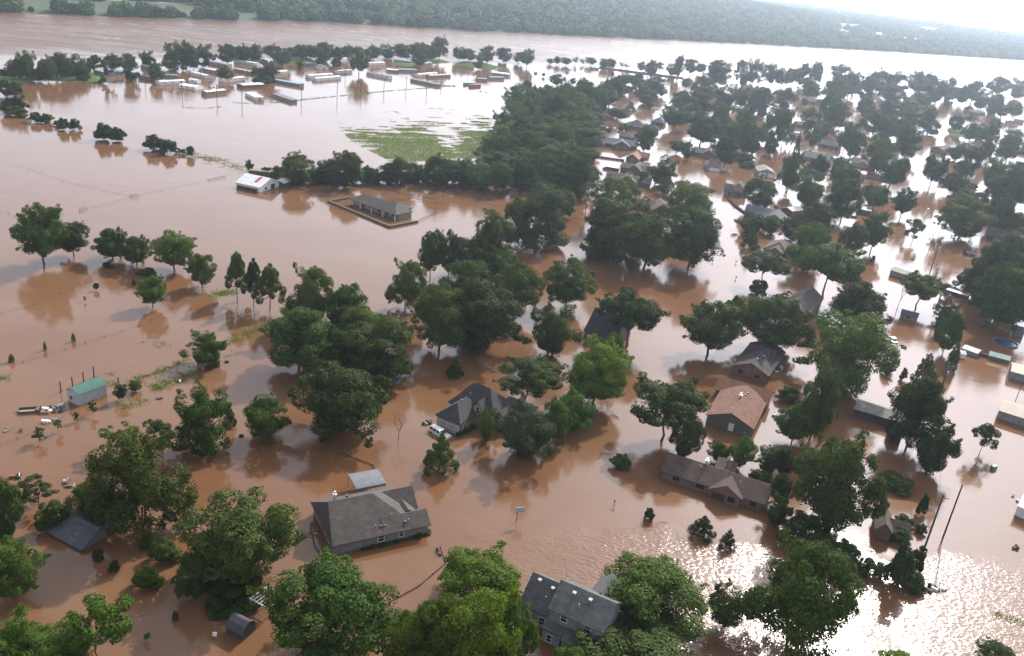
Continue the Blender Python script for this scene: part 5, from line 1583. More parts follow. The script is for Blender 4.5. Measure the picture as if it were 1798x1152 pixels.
# ---- vehicles
CARP = {k: plain('car_' + k, c, .28, 0.2, var=.05) for k, c in dict(white=(.75, .76, .77), silver=(.5, .52, .54), black=(.03, .03, .035), grey=(.30, .31, .33), red=(.35, .05, .04)).items()}
def vehicle(label, px, yaw, sink, kind, col, name, cat):
    P = gp(*px)
    root = tag(empty(name, (P[0], P[1], -sink), yaw), label, cat)
    def loft(prof, w, mat, nm, par, inset=.0):               # side profile (x, z) with the sides pulled in towards the top
        mb = MB(); zs = [z for _, z in prof]; zt = max(zs); zbm = min(zs)
        n = len(prof)
        for sgn in (-1, 1):
            for x, z in prof: mb.v.append((x, sgn * (w / 2 - inset * max(0, (z - zbm) / max(zt - zbm, .01))), z))
        mb.f.append(tuple(range(n))); mb.f.append(tuple(n + i for i in reversed(range(n))))
        for i in range(n): mb.f.append(((i + 1) % n, i, n + i, n + (i + 1) % n))
        o = mb.build(nm, mat, par)
        bv = o.modifiers.new('soft', 'BEVEL'); bv.width = .05; bv.segments = 2
        return o
    L = 5.1
    body = loft([(0, .45), (L, .45), (L, .95), (L - .08, 1.05), (0.05, 1.1), (0, .9)] if kind != 'sedan' else [(0, .4), (4.6, .4), (4.6, .75), (4.45, .9), (0.05, .98), (0, .8)], 1.9, CARP[col], 'body', root, .06)
    if kind == 'suv':
        loft([(.08, 1.08), (3.75, 1.03), (3.1, 1.72), (2.9, 1.8), (.45, 1.82), (.22, 1.72)], 1.78, CARP[col], 'cabin', root, .16)
        glass = [(.35, 1.2, 1.25, 1.62), (1.4, 1.2, 2.25, 1.62), (2.4, 1.2, 3.2, 1.6)]; wsx = (3.76, 3.12); rear = .12
        for y in (-.62, .62): MB().quadbox((.6, y - .03, 1.86), (2.7, y + .03, 1.9)).build('roof_rack', CARP['black'], root)
    elif kind == 'pickup':
        loft([(2.0, 1.08), (3.9, 1.03), (3.4, 1.7), (3.2, 1.76), (2.3, 1.76), (2.1, 1.7)], 1.78, CARP[col], 'cabin', root, .14)
        glass = [(2.25, 1.2, 2.75, 1.6), (2.85, 1.2, 3.45, 1.58)]; wsx = (3.92, 3.45); rear = 2.06
        MB().quadbox((.1, -.8, 1.07), (1.95, .8, 1.09)).build('cargo_bed', CARP['black'], root)
    else:
        loft([(.35, .95), (3.55, .9), (2.75, 1.36), (2.55, 1.42), (1.35, 1.42), (1.1, 1.38)], 1.7, CARP[col], 'cabin', root, .2)
        glass = [(1.25, 1.02, 1.95, 1.32), (2.05, 1.02, 2.8, 1.3)]; wsx = (3.56, 2.78); rear = .5
    for x0, z0, x1, z1 in glass:
        for sgn in (-1, 1):
            yy = .86 if kind != 'sedan' else .8
            mb = MB(); mb.v = [(x0, sgn * yy, z0), (x1, sgn * yy, z0), (x1 - .08, sgn * (yy - .09), z1), (x0 + .05, sgn * (yy - .09), z1)]
            mb.v += [(v[0], v[1] + sgn * .045, v[2]) for v in mb.v]; mb.f = [(0, 1, 2, 3), (7, 6, 5, 4), (0, 4, 5, 1), (1, 5, 6, 2), (2, 6, 7, 3), (3, 7, 4, 0)]
            mb.build('side_window', GLASS, root)
    x0, x1 = wsx; zt = 1.66 if kind != 'sedan' else 1.34; zb_ = 1.1 if kind != 'sedan' else .95
    mb = MB(); mb.v = [(x0 - .03, -.72, zb_), (x0 - .03, .72, zb_), (x1 + .05, .62, zt), (x1 + .05, -.62, zt)]; mb.v += [(v[0] + .05, v[1], v[2] + .03) for v in mb.v]
    mb.f = [(3, 2, 1, 0), (4, 5, 6, 7), (0, 1, 5, 4), (1, 2, 6, 5), (2, 3, 7, 6), (3, 0, 4, 7)]; mb.build('windscreen', GLASS, root)
    for x in (.95, L - 1.05 if kind != 'sedan' else 3.6):
        for sgn in (-1, 1): MB().tube([(x, sgn * .82, .36), (x, sgn * .98, .36)], [.36, .36], 14).build('wheel', BLACK, root)
    for sgn in (-1, 1): MB().quadbox((L - .02 if kind != 'sedan' else 4.58, sgn * .65 - .16, .75), (L + .03 if kind != 'sedan' else 4.63, sgn * .65 + .16, .9)).build('headlight', WHITE, root)
    return root
vehicle('white sport utility vehicle flooded to its doors outside the two-door garage', (757, 754), rad(-38), .45, 'suv', 'white', 'parked_car', 'car')
vehicle('white pickup truck before the long pale-roofed building', (1561, 742), rad(170), .8, 'pickup', 'white', 'pickup_truck', 'truck')
vehicle('silver car drowned to its windows beside dark heavy-crowned tree', (1566, 593), rad(-100), .55, 'sedan', 'silver', 'parked_car', 'car')
vehicle('white truck parked by dark-roofed house at the grove', (1741, 427), rad(-12), .9, 'pickup', 'white', 'pickup_truck', 'truck')
vehicle('light car between first-street houses near round dark tree', (1130, 285), rad(-15), .6, 'sedan', 'white', 'parked_car', 'car')

# ---- yard things and drift
def thing(name, label, cat, px, yaw=0.0, z=0.0, group=None):
    P = gp(*px); return tag(empty(name, (P[0], P[1], z), yaw), label, cat, group)
r = thing('basketball_hoop', 'basketball hoop standing alone in the open brown water', 'basketball hoop', (907, 914), rad(20))
MB().tube([(0, 0, -1), (0, 0, 2.0), (.15, -.5, 2.5)], [.07, .07, .05], 7).build('post', DARKWOOD, r)
MB().quadbox((-.75, -.62, 2.2), (1.05, -.56, 3.25)).build('backboard', plain('backboard', (.42, .43, .45), .5), r)
mb = MB()
for i in range(12):
    t0, t1 = 2 * math.pi * i / 12, 2 * math.pi * (i + 1) / 12
    mb.tube([(.15 + .23 * math.cos(t0), -.87 + .23 * math.sin(t0), 2.4), (.15 + .23 * math.cos(t1), -.87 + .23 * math.sin(t1), 2.4)], [.02, .02], 4)
mb.build('rim', plain('rim_orange', (.5, .15, .05), .5), r)
r = thing('pergola', 'white slatted pergola frame rising from water beneath huge oak', 'pergola', (440, 1062), rad(-28))
for i in range(7): MB().quadbox((.1 + i * .6, -.3, 1.32), (.2 + i * .6, 3.3, 1.46)).build('slat', WHITE, r)
for y in (0, 3.0): MB().quadbox((-.2, y - .06, 1.18), (4.2, y + .06, 1.318)).build('beam', WHITE, r)
for x in (0, 3.95):
    for y in (0, 3.0): MB().quadbox((x - .06, y - .05, -1), (x + .06, y + .05, 1.178)).build('post', WHITE, r)
r = thing('weather_mast', 'thin white mast with meter box beside the black garden shed', 'mast', (378, 1118))
MB().tube([(0, 0, -.5), (0, 0, 2.6)], [.035, .025], 5).build('shaft', GALV, r)
MB().quadbox((-.3, -.25, .3), (.3, -.05, .9)).build('meter_box', WHITE, r); MB().tube([(-.5, 0, 2.55), (.5, 0, 2.6)], [.02, .02], 4).build('crossbar', GALV, r)
r = thing('flatbed_trailer', 'floating flatbed utility trailer with raised rails near drifting debris', 'trailer', (31, 728), rad(22))
MB().quadbox((0, 0, -.1), (4.2, 1.9, .1)).build('deck', plain('wet_deck', (.30, .24, .18), .7), r)
for a, b_ in (((0, 0, .1), (4.2, .06, .55)), ((0, 1.84, .1), (4.2, 1.9, .55)), ((4.14, .07, .1), (4.2, 1.83, .55)), ((0, .07, .1), (.06, 1.83, .4))): MB().quadbox(a, b_).build('side_rail', DARKWOOD, r)
MB().tube([(-1.2, .95, .0), (0, .95, .0)], [.05, .06], 6).build('tow_bar', DARKWOOD, r)
def junk(label, px, n, spread, seed, name='debris_heap', cat='debris', z=.0):
    R = random.Random(seed); r = thing(name, label, cat, px, R.uniform(0, 3))
    for i in range(n):
        w, d, h = R.uniform(.3, 1.6), R.uniform(.2, .6), R.uniform(.15, .6)
        o = MB().quadbox((-w / 2, -d / 2, -.3), (w / 2, d / 2, h)).build('scrap_piece', R.choice([WOOD, DARKWOOD, GALV, WHITE, DARKWOOD]), r)
        o.location = (R.uniform(-spread, spread), R.uniform(-spread * .6, spread * .6), z); o.rotation_euler = (R.uniform(-.3, .3), R.uniform(-.3, .3), R.uniform(0, 3))
junk('heap of floating boards and scrap next to the flatbed trailer', (78, 724), 9, 2.0, 1)
junk('dark machinery scrap floating against the curved green-roofed shed', (106, 716), 8, 1.6, 2)
junk('scattered small white flotsam along weedy fence', (88, 745), 6, 2.6, 3)
junk('small white flotsam near drowned fence corner', (24, 756), 4, 1.6, 4)
junk('tangle of boards floating near the feathery small tree', (118, 850), 6, 1.4, 6)
junk('dark barrel and scrap floating in the middle yard', (279, 700), 2, .4, 7)
junk('floating black box beside weed patches', (319, 669), 2, .4, 8)
junk('white drum adrift near dark scrap by weed patches', (343, 681), 2, .5, 9)
junk('wreckage floating in open bright water beside flooded avenue', (1634, 368), 4, 2.2, 10)
junk('pale boards floating near leaning utility pole', (1601, 457), 2, 1.5, 11)
junk('dark boards drifting by the bluish white shed', (1783, 878), 3, 1.5, 12)
junk('two dark planks adrift in glittering water', (1786, 965), 2, 1.4, 13)
junk('brush and boards snagged around drowned bushes in glitter', (1632, 1030), 10, 2.5, 14)
junk('flotsam in shining water beside the reddish-brown gabled house', (1357, 728), 5, 1.3, 15)
junk('drifting flotsam between hip-roofed house and giant tree', (1373, 650), 6, 2.2, 16)
junk('small boards floating near bare tree and garage', (748, 741), 5, 1.2, 17)
junk('box flotsam in trailer park water', (370, 154), 4, 3.0, 18)
junk('pale flotsam sheets near grassy spit', (290, 160), 3, 5.0, 19)
junk('dark flotsam on bright water by weedy line end', (848, 161), 5, 3.5, 20)
junk('dark log drift beyond the long dark grey home', (802, 153), 4, 6, 21)
r = thing('garden_tractor', 'little orange garden tractor sunk to its seat near feathery tree', 'tractor', (28, 838), rad(200), -.35)
MB().quadbox((0, -.35, .4), (1.0, .35, .85)).build('hood', plain('tractor_orange', (.22, .06, .015), .5), r); MB().quadbox((-.75, -.5, .35), (-.02, .5, .6)).build('fender', BLACK, r)
MB().quadbox((-.5, -.25, .602), (-.1, .25, .72)).build('seat', BLACK, r); MB().quadbox((-.62, -.25, .602), (-.51, .25, 1.05)).build('backrest', WHITE, r)
MB().tube([(.1, 0, .85), (-.02, 0, 1.1)], [.03, .03], 5).build('steering_column', BLACK, r)
for x, y, s in ((.8, .42, .25), (.8, -.42, .25), (-.4, .55, .42), (-.4, -.55, .42)): MB().tube([(x, y - .12, s), (x, y + .12, s)], [s, s], 12).build('wheel', BLACK, r)
r = thing('motorcycle', 'black motorcycle half drowned at the corner fence of grey house', 'motorcycle', (770, 970), rad(-60), -.35)
MB().tube([(-.7, -.06, .35), (-.7, .06, .35)], [.33, .33], 14).build('wheel', BLACK, r); MB().tube([(.75, -.05, .35), (.75, .05, .35)], [.33, .33], 14).build('wheel', BLACK, r)
MB().tube([(-.6, 0, .6), (0, 0, .75), (.45, 0, .95)], [.12, .2, .1], 8).build('tank', BLACK, r); MB().tube([(-.75, 0, .8), (-.1, 0, .82)], [.13, .16], 8).build('seat', DARKWOOD, r)
MB().tube([(.75, 0, .35), (.48, 0, 1.05)], [.05, .05], 6).build('fork', GALV, r); MB().tube([(.42, -.38, 1.12), (.5, 0, 1.05), (.42, .38, 1.12)], [.025] * 3, 5).build('handlebar', GALV, r)
for i, (px, lb) in enumerate((((424, 766), 'black barrel floating beside rounded lone tree'), ((398, 636), 'black tyre-like drum beside the animal shelter'))):
    r = thing('barrel', lb, 'barrel', px, .4); MB().tube([(-.45, 0, .1), (-.42, 0, .1), (0, 0, .1), (.42, 0, .1), (.45, 0, .1)], [.28, .33, .36, .33, .28], 12).build('shell', BLACK, r); MB().tube([(.452, 0, .1), (.47, 0, .1)], [.3, .3], 12).build('lid', BLACK, r)
r = thing('swimming_pool', 'round blue-black above-ground pool ringed by water near tan-roofed shed', 'swimming pool', (1765, 603))
mb = MB(); R_ = 3.6
for i in range(28):
    t0, t1 = 2 * math.pi * i / 28, 2 * math.pi * (i + 1) / 28
    for (ra, rb) in ((R_, R_ - .22),):
        b0 = len(mb.v); mb.v += [(R_ * math.cos(t0), R_ * math.sin(t0), -.8), (R_ * math.cos(t1), R_ * math.sin(t1), -.8), (R_ * math.cos(t1), R_ * math.sin(t1), .45), (R_ * math.cos(t0), R_ * math.sin(t0), .45),
                                     (rb * math.cos(t0), rb * math.sin(t0), .45), (rb * math.cos(t1), rb * math.sin(t1), .45), (rb * math.cos(t0), rb * math.sin(t0), .12), (rb * math.cos(t1), rb * math.sin(t1), .12)]
        mb.f += [(b0, b0 + 1, b0 + 2, b0 + 3), (b0 + 3, b0 + 2, b0 + 5, b0 + 4), (b0 + 4, b0 + 5, b0 + 7, b0 + 6)]
mb.build('pool_wall', plain('pool_blue', (.05, .09, .17), .4), r)
MB().prism([(3.3 * math.cos(2 * math.pi * i / 28), 3.3 * math.sin(2 * math.pi * i / 28)) for i in range(28)], .1, .16).build('cover', plain('pool_cover', (.015, .03, .05), .25), r)
r = thing('mailbox', 'small mailbox post in open water below ranch house', 'mailbox', (1078, 888)); MB().quadbox((-.05, -.05, -1), (.05, .05, 1.0)).build('post', DARKWOOD, r); MB().quadbox((-.14, -.25, 1.002), (.14, .25, 1.25)).build('box', BLACK, r)
for px in ((1251, 460), (1292, 462), (1292, 490)):
    r = thing('mailbox', 'tiny dark mailbox standing in the street water', 'mailbox', px, .3, group='mailboxes along the flooded street'); MB().quadbox((-.05, -.05, -1), (.05, .05, .7)).build('post', DARKWOOD, r); MB().quadbox((-.2, -.3, .702), (.2, .3, 1.0)).build('box', BLACK, r)
r = thing('swing_frame', 'green slide and frame tipped in water near ragged small tree', 'play frame', (1728, 828), rad(30))
for x in (0, 2.2):
    for s in (-1, 1): MB().tube([(x, s * .9, -.4), (x, 0, 1.3)], [.05, .05], 6).build('leg', GALV, r)
MB().tube([(-.2, 0, 1.32), (2.4, 0, 1.32)], [.05, .05], 6).build('top_bar', GALV, r); MB().quadbox((2.5, -.4, .0), (3.9, .4, .9)).build('slide', plain('slide_teal', (.03, .16, .14), .5), r)
r = thing('round_sign', 'round white sign on a tall pole above mobile homes', 'sign', (354, 130)); MB().tube([(0, 0, -1), (0, 0, 8.2)], [.12, .1], 6).build('pole', GALV, r)
MB().tube([(0, -.2, 8.9), (0, .2, 8.9)], [1.5, 1.5], 18).build('sign_face', WHITE, r)
for px, zz in (((939, 142), 7), ((994, 140), 7)):
    r = thing('billboard', 'small square board on tall pole near river road trees', 'sign', px, group='boards on poles near the river road'); MB().tube([(0, 0, -1), (0, 0, 5)], [.1, .1], 6).build('pole', GALV, r); MB().quadbox((-1.6, -.15, 4.6), (1.6, .15, 7.4)).build('board', plain('sign_back', (.30, .29, .28), .6), r)
r = thing('shed_rig', 'dark stacked pump rig in water beside wide two-trunked tree', 'machine', (1532, 458), .3); MB().quadbox((-.6, -.5, -.4), (.7, .5, .8)).build('base', DARKWOOD, r); MB().quadbox((-.3, -.4, .802), (.6, .4, 2.0)).build('motor', BLACK, r)

# ---- grass, weeds
GRASS = leaf_mat('grass_blades', (0.12, 0.23, 0.03), .3)
def tufts(name, pts, hmin, hmax, label, per=5, mat=None, spread=.35):
    pts = np.asarray(pts); n = len(pts); R = np.random.default_rng(len(pts))
    P = np.repeat(pts, per, 0) + np.concatenate([R.normal(scale=spread, size=(n * per, 2)), np.zeros((n * per, 1))], 1)
    m = len(P); a = R.uniform(0, 6.283, m); h = R.uniform(hmin, hmax, m); w = h * R.uniform(.18, .35, m); ln = R.normal(scale=.35, size=(m, 2)) * h[:, None]
    dx = np.stack([np.cos(a), np.sin(a), 0 * a], 1) * w[:, None]
    A, B_, T = P - dx - [0, 0, .05], P + dx - [0, 0, .05], P + np.concatenate([ln, h[:, None]], 1)
    vv = np.stack([A, B_, T], 1).reshape(-1, 3)
    me = bpy.data.meshes.new(name); me.vertices.add(m * 3); me.vertices.foreach_set('co', vv.astype(np.float32).ravel())
    me.loops.add(m * 3); me.loops.foreach_set('vertex_index', np.arange(m * 3, dtype=np.int32)); me.polygons.add(m); me.polygons.foreach_set('loop_start', np.arange(0, m * 3, 3, dtype=np.int32)); me.update(); me.validate()
    return tag(link(name, me, mat or GRASS), label, 'grass', kind='stuff')
def in_poly(P, poly):
    x, y = P[:, 0], P[:, 1]; ins = np.zeros(len(P), bool); j = len(poly) - 1
    for i in range(len(poly)):
        xi, yi = poly[i]; xj, yj = poly[j]
        ins ^= ((yi > y) != (yj > y)) & (x < (xj - xi) * (y - yi) / (yj - yi + 1e-12) + xi); j = i
    return ins
def scatter(pxpoly, n, seed):
    poly = [tuple(gp(*p)[:2]) for p in pxpoly]; R = np.random.default_rng(seed)
    lo, hi = np.min(poly, 0), np.max(poly, 0); P = R.uniform(lo, hi, (n, 2)); return P[in_poly(P, poly)]
P = scatter([(585, 215), (690, 190), (780, 190), (880, 203), (878, 245), (850, 295), (740, 300), (690, 285), (620, 250)], 130000, 3)
c_, s_ = math.cos(.45), math.sin(.45)
nx, ny = P[:, 0] * c_ + P[:, 1] * s_, -P[:, 0] * s_ + P[:, 1] * c_
dens = fbm(nx / 11, ny / 3.0, 21, 5) + .35 * fbm(nx / 60, ny / 30, 31, 3)
cen = np.array(gp(720, 262)[:2]); cen2 = np.array(gp(845, 250)[:2])
prox = np.maximum(np.exp(-((P - cen) / [30, 55] ** np.array(1)) ** 2 @ [1, 1]), .9 * np.exp(-((P - cen2) / [16, 50] ** np.array(1)) ** 2 @ [1, 1]))
keep = dens + .50 * prox > .87
P = P[keep]
tufts('marsh_grass', np.concatenate([P, np.zeros((len(P), 1))], 1), .12, .42, 'streaky green grass poking through the shallow flooded field', 3, spread=.5)
W = []
R = np.random.default_rng(12)
for pl, den, wd in (([(322, 189), (365, 191), (385, 187)], 1.2, .8), ([(405, 180), (425, 181), (470, 184)], 1.5, 1.0), ([(475, 181), (510, 178), (545, 174), (600, 168), (680, 160), (760, 154), (795, 150)], 2.2, .8), ([(620, 165), (645, 163)], 5, 2.0), ([(768, 150), (792, 151)], 6, 1.5), ([(884, 168), (890, 178), (898, 193)], 6, 1.0),
                    ([(335, 272), (385, 284)], 9, 3.0), ([(385, 284), (440, 300)], 4, 2.5), ([(400, 605), (470, 570)], 7, 1.4), ([(205, 690), (250, 664), (330, 632)], 4, .6), ([(190, 672), (206, 680)], 5, .8),
                    ([(265, 681), (282, 680)], 16, .9), ([(294, 674), (308, 670)], 16, .9), ([(215, 715), (250, 703)], 6, 1.2), ([(262, 660), (285, 664)], 1.5, 1.5), ([(312, 660), (350, 652)], 8, 1.5), ([(262, 601), (282, 605)], 4, 1.2), ([(375, 518), (410, 512)], 14, 1.4), ([(3, 665), (13, 662)], 14, .8), ([(175, 655), (195, 660)], 2, 1.2), ([(170, 800), (240, 785)], 1, 2),
                    ([(1748, 1078), (1760, 1083), (1798, 1095)], 4, .6)):
    Q = [gp(*p) for p in pl]
    for a, b_ in zip(Q, Q[1:]):
        L = np.hypot(*(b_ - a)[:2]); m = int(L * den)
        t = R.random((m, 1)); q_ = a + (b_ - a) * t; q_[:, :2] += R.normal(scale=wd, size=(m, 2)); W.append(q_)
tufts('weed_line', np.concatenate(W), .12, .36, 'strings of weeds and drift grass lining drowned fences', 16, GRASS, .5)

P = scatter([(600, 985), (760, 955), (785, 990), (720, 1050), (690, 1060), (640, 1000)], 2600, 8)
P = P[fbm(P[:, 0] / 3, P[:, 1] / 3, 5, 3) > .5]
tufts('drowned_lawn', np.concatenate([P, np.full((len(P), 1), -.02)], 1), .03, .10, 'drowned lawn specks showing through shallow water by grey family house', 4, plain('drowned_grass', (.07, .05, .03), .9), .25)
F = []
R = np.random.default_rng(77)
for px, n_, sx, sy in (((60, 735), 60, 7, 2.5), ((110, 745), 40, 5, 1.5), ((30, 760), 30, 4, 2), ((120, 855), 40, 3, 2), ((300, 690), 30, 8, 3), ((640, 760), 30, 6, 1), ((800, 640), 40, 9, 1.2), ((720, 560), 40, 7, 1.2), ((640, 820), 30, 7, .8),
                       ((1000, 660), 40, 6, 1), ((1360, 740), 50, 3, 4), ((1380, 640), 60, 5, 4), ((1560, 1000), 60, 8, 1.4), ((1690, 1010), 60, 6, 1.2), ((1640, 1030), 90, 4, 2), ((1500, 800), 40, 6, 2), ((880, 350), 50, 16, 2), ((620, 345), 40, 20, 2), ((1100, 470), 40, 9, 2), ((1600, 460), 40, 8, 1.5),
                       ((700, 900), 25, 6, 1), ((420, 740), 25, 5, 1), ((200, 660), 40, 6, 2), ((560, 1000), 30, 2, 3), ((1220, 640), 30, 4, 1.5), ((760, 270), 30, 20, 5), ((480, 220), 30, 40, 4), ((180, 320), 20, 30, 3)):
    c = gp(*px); a_ = .55 + R.normal(scale=.15); g_ = R.normal(size=(n_, 2)) * [sx, sy]
    F.append(np.stack([c[0] + g_[:, 0] * math.cos(a_) - g_[:, 1] * math.sin(a_), c[1] + g_[:, 0] * math.sin(a_) + g_[:, 1] * math.cos(a_), np.full(n_, .0)], 1))
tufts('flotsam', np.concatenate(F), .04, .16, 'twigs and leaf litter drifting in strings on the brown water', 4, plain('drift_litter', (.06, .045, .03), .9), .5)
def bank(name, pxpoly, hgt, kindmat):
    """low ground standing clear of the flood, with an uneven shore"""
    poly = [np.array(gp(*p)[:2]) for p in pxpoly]; fine = []
    for a, b_ in zip(poly, poly[1:] + poly[:1]):
        k = max(2, int(np.hypot(*(b_ - a)) / 4))
        for i in range(k): fine.append(a + (b_ - a) * i / k + rng.normal(scale=.8, size=2))
    c = np.mean(fine, 0); mb = MB(); n = len(fine)
    rings = [(1.03, -.4), (1.0, .04), (.9, hgt * .6), (.6, hgt)]
    for s, z in rings:
        for p in fine: mb.v.append((*(c + (p - c) * s), z + (rng.normal(scale=.05) if z > .05 else 0)))
    for k in range(len(rings) - 1):
        for i in range(n): j = (i + 1) % n; mb.f.append((k * n + i, k * n + j, (k + 1) * n + j, (k + 1) * n + i))
    mb.v.append((*c, hgt)); m = len(mb.v) - 1
    for i in range(n): mb.f.append(((len(rings) - 1) * n + i, (len(rings) - 1) * n + (i + 1) % n, m))
    tag(mb.build(name, kindmat, smooth=True), kind='structure')
    P = scatter(pxpoly, 9000, 5)
    tufts(name + '_turf', np.concatenate([P, np.full((len(P), 1), hgt * .75)], 1), .15, .45, {'spit_ground': 'rough turf on the riverside spit ground', 'spit_lawn': 'short turf on the lawn under spit trees', 'park_lawn': 'turf between trailer park and end trees', 'traffic_island': 'turf on the grassy island in the avenue', 'inner_lawn': 'turf behind grey cottage on the spit'}[name], 3, spread=.8)
TURF = plain('turf', (.085, .125, .035), .95, var=.35, scale=.15)
bank('spit_ground', [(-60, 150), (0, 152), (30, 148), (60, 142), (95, 141), (120, 143), (150, 145), (175, 142), (180, 132), (140, 124), (60, 122), (-60, 130)], .5, TURF)
bank('spit_lawn', [(690, 113), (722, 116), (750, 112), (790, 110), (770, 104), (700, 106)], .4, TURF)
bank('park_lawn', [(800, 112), (830, 118), (862, 123), (880, 119), (850, 111), (815, 108)], .4, TURF)
bank('inner_lawn', [(500, 106), (525, 111), (560, 112), (540, 102), (505, 101)], .4, TURF)
bank('traffic_island', [(1663, 226), (1668, 236), (1700, 243), (1745, 247), (1750, 240), (1710, 228), (1680, 222)], .5, TURF)

# ------------------------------------------------------------------ far bank: woods, fields, sheds
def on_land(px):
    """where a pixel's ray meets the far ground"""
    d = ray(*px); t = 600.0
    for _ in range(3000):
        P = CAM + d * t; s, v = P[:2] @ TD, P[:2] @ ND
        if P[2] < float(land_z(np.array(s), np.array(v))): break
        t += 6
    return P
FIELDS = [[(1326, 41), (1360, 44), (1358, 38), (1332, 35)], [(1380, 42), (1430, 46), (1428, 38), (1384, 36)], [(1448, 48), (1510, 54), (1512, 44), (1452, 41)], [(1455, 58), (1478, 62), (1500, 58), (1478, 52)], [(1590, 56), (1645, 60), (1640, 53), (1600, 51)], [(1530, 66), (1560, 68), (1556, 62), (1532, 61)]]
FIELDW = []
for pl in FIELDS: FIELDW.append([on_land(p) for p in pl])
def forest():
    R = np.random.default_rng(44)
    n = 90000
    s = R.uniform(-700, 4200, n); w = 4 + (R.random(n) ** 1.5) * 2600
    v = bank_v(s) + w; x = s * TD[0] + v * ND[0]; y = s * TD[1] + v * ND[1]
    # only what the camera's side could see from about here
    ang = np.degrees(np.arctan2(x, y)); vis = (ang > -42) & (ang < 44)
    wood = fbm(s / 160, v / 90, 61, 4)
    openland = np.where(s < 750, (w > 8) & (w < 95) & (wood < .53), False)               # grass levee upstream
    plain_ = (s > 1900) & (w > 200) & (wood > .56)             # fields down-river
    strip = (s < 900) & (w > 96) & (w < 108)                                              # the road on the levee
    keep = vis & ~openland & ~plain_ & ~strip
    dens = np.clip(1.25 - w / 2300, .25, 1); keep &= R.random(n) < dens * .6
    for pts in FIELDW:
        c = np.mean(pts, 0); q = np.array([c[:2] + (p[:2] - c[:2]) * 1.1 for p in pts]); keep &= ~in_poly(np.stack([x, y], 1), [tuple(t) for t in q])
    s, v, w, x, y = s[keep], v[keep], w[keep], x[keep], y[keep]
    z = land_z(s, v)
    sc = R.uniform(3.2, 10.5, len(s)) * (1 + w / 5200) * np.where(w < 40, .8, 1)
    far_n = 16000                                                                         # woods on the far plain
    s2 = R.uniform(-500, 15000, far_n); w2 = R.uniform(2300, 12000, far_n); v2 = bank_v(s2) + w2
    x2, y2 = s2 * TD[0] + v2 * ND[0], s2 * TD[1] + v2 * ND[1]; k2 = (fbm(s2 / 500, v2 / 300, 71, 4) < .52) & (np.degrees(np.arctan2(x2, y2)) > 2) & (np.degrees(np.arctan2(x2, y2)) < 44)
    P = np.concatenate([np.stack([x, y, z + sc * .55], 1), np.stack([x2, y2, land_z(s2, v2) + 6], 1)[k2]])
    SC = np.concatenate([sc, R.uniform(10, 20, k2.sum())])
    me = bpy.data.meshes.new('far_woods'); me.vertices.add(len(P)); me.vertices.foreach_set('co', P.astype(np.float32).ravel()); me.update()
    at = me.attributes.new('tree_size', 'FLOAT', 'POINT'); at.data.foreach_set('value', SC.astype(np.float32))
    m = leaf_mat('far_foliage', (.052, .088, .030), .0, (.4, 1.9))
    o = tag(link('far_woods', me, m), 'hazy woodland covering the opposite bank and hillside', 'woods', kind='stuff')
    ng = bpy.data.node_groups.new('far_woods', 'GeometryNodeTree')
    ng.interface.new_socket('Geometry', in_out='INPUT', socket_type='NodeSocketGeometry'); ng.interface.new_socket('Geometry', in_out='OUTPUT', socket_type='NodeSocketGeometry')
    N, Lk = ng.nodes, ng.links
    gi, go = N.new('NodeGroupInput'), N.new('NodeGroupOutput')
    gti = N.new('GeometryNodeGeometryToInstance')
    for k in range(4):
        ic = N.new('GeometryNodeMeshIcoSphere'); ic.inputs['Radius'].default_value = 1.0; ic.inputs['Subdivisions'].default_value = 4
        sp = N.new('GeometryNodeSetPosition'); nz = N.new('ShaderNodeTexNoise'); nz.noise_dimensions = '4D'
        nz.inputs['W'].default_value = k * 7.7; nz.inputs['Scale'].default_value = 2.3; nz.inputs['Detail'].default_value = 4; nz.inputs['Roughness'].default_value = .75
        sb = N.new('ShaderNodeMath'); sb.operation = 'SUBTRACT'; sb.inputs[1].default_value = .52
        nr = N.new('GeometryNodeInputNormal'); vm = N.new('ShaderNodeVectorMath'); vm.operation = 'SCALE'
        ml = N.new('ShaderNodeMath'); ml.operation = 'MULTIPLY'; ml.inputs[1].default_value = 2.2
        Lk.new(nz.outputs['Fac'], sb.inputs[0]); Lk.new(sb.outputs[0], ml.inputs[0]); Lk.new(nr.outputs[0], vm.inputs[0]); Lk.new(ml.outputs[0], vm.inputs['Scale'])
        Lk.new(ic.outputs['Mesh'], sp.inputs['Geometry']); Lk.new(vm.outputs[0], sp.inputs['Offset'])
        sm = N.new('GeometryNodeSetMaterial'); sm.inputs['Material'].default_value = m; Lk.new(sp.outputs[0], sm.inputs[0]); Lk.new(sm.outputs[0], gti.inputs[0])
    iop = N.new('GeometryNodeInstanceOnPoints'); iop.inputs['Pick Instance'].default_value = True
    na = N.new('GeometryNodeInputNamedAttribute'); na.data_type = 'FLOAT'; na.inputs['Name'].default_value = 'tree_size'
    rv = N.new('FunctionNodeRandomValue'); rv.data_type = 'FLOAT_VECTOR'; rv.inputs[0].default_value = (0, 0, 0); rv.inputs[1].default_value = (.2, .2, 6.28)
    Lk.new(gi.outputs[0], iop.inputs['Points']); Lk.new(gti.outputs[0], iop.inputs['Instance']); Lk.new(na.outputs['Attribute'], iop.inputs['Scale']); Lk.new(rv.outputs['Value'], iop.inputs['Rotation'])
    Lk.new(iop.outputs[0], go.inputs[0])
    md = o.modifiers.new('woods', 'NODES'); md.node_group = ng
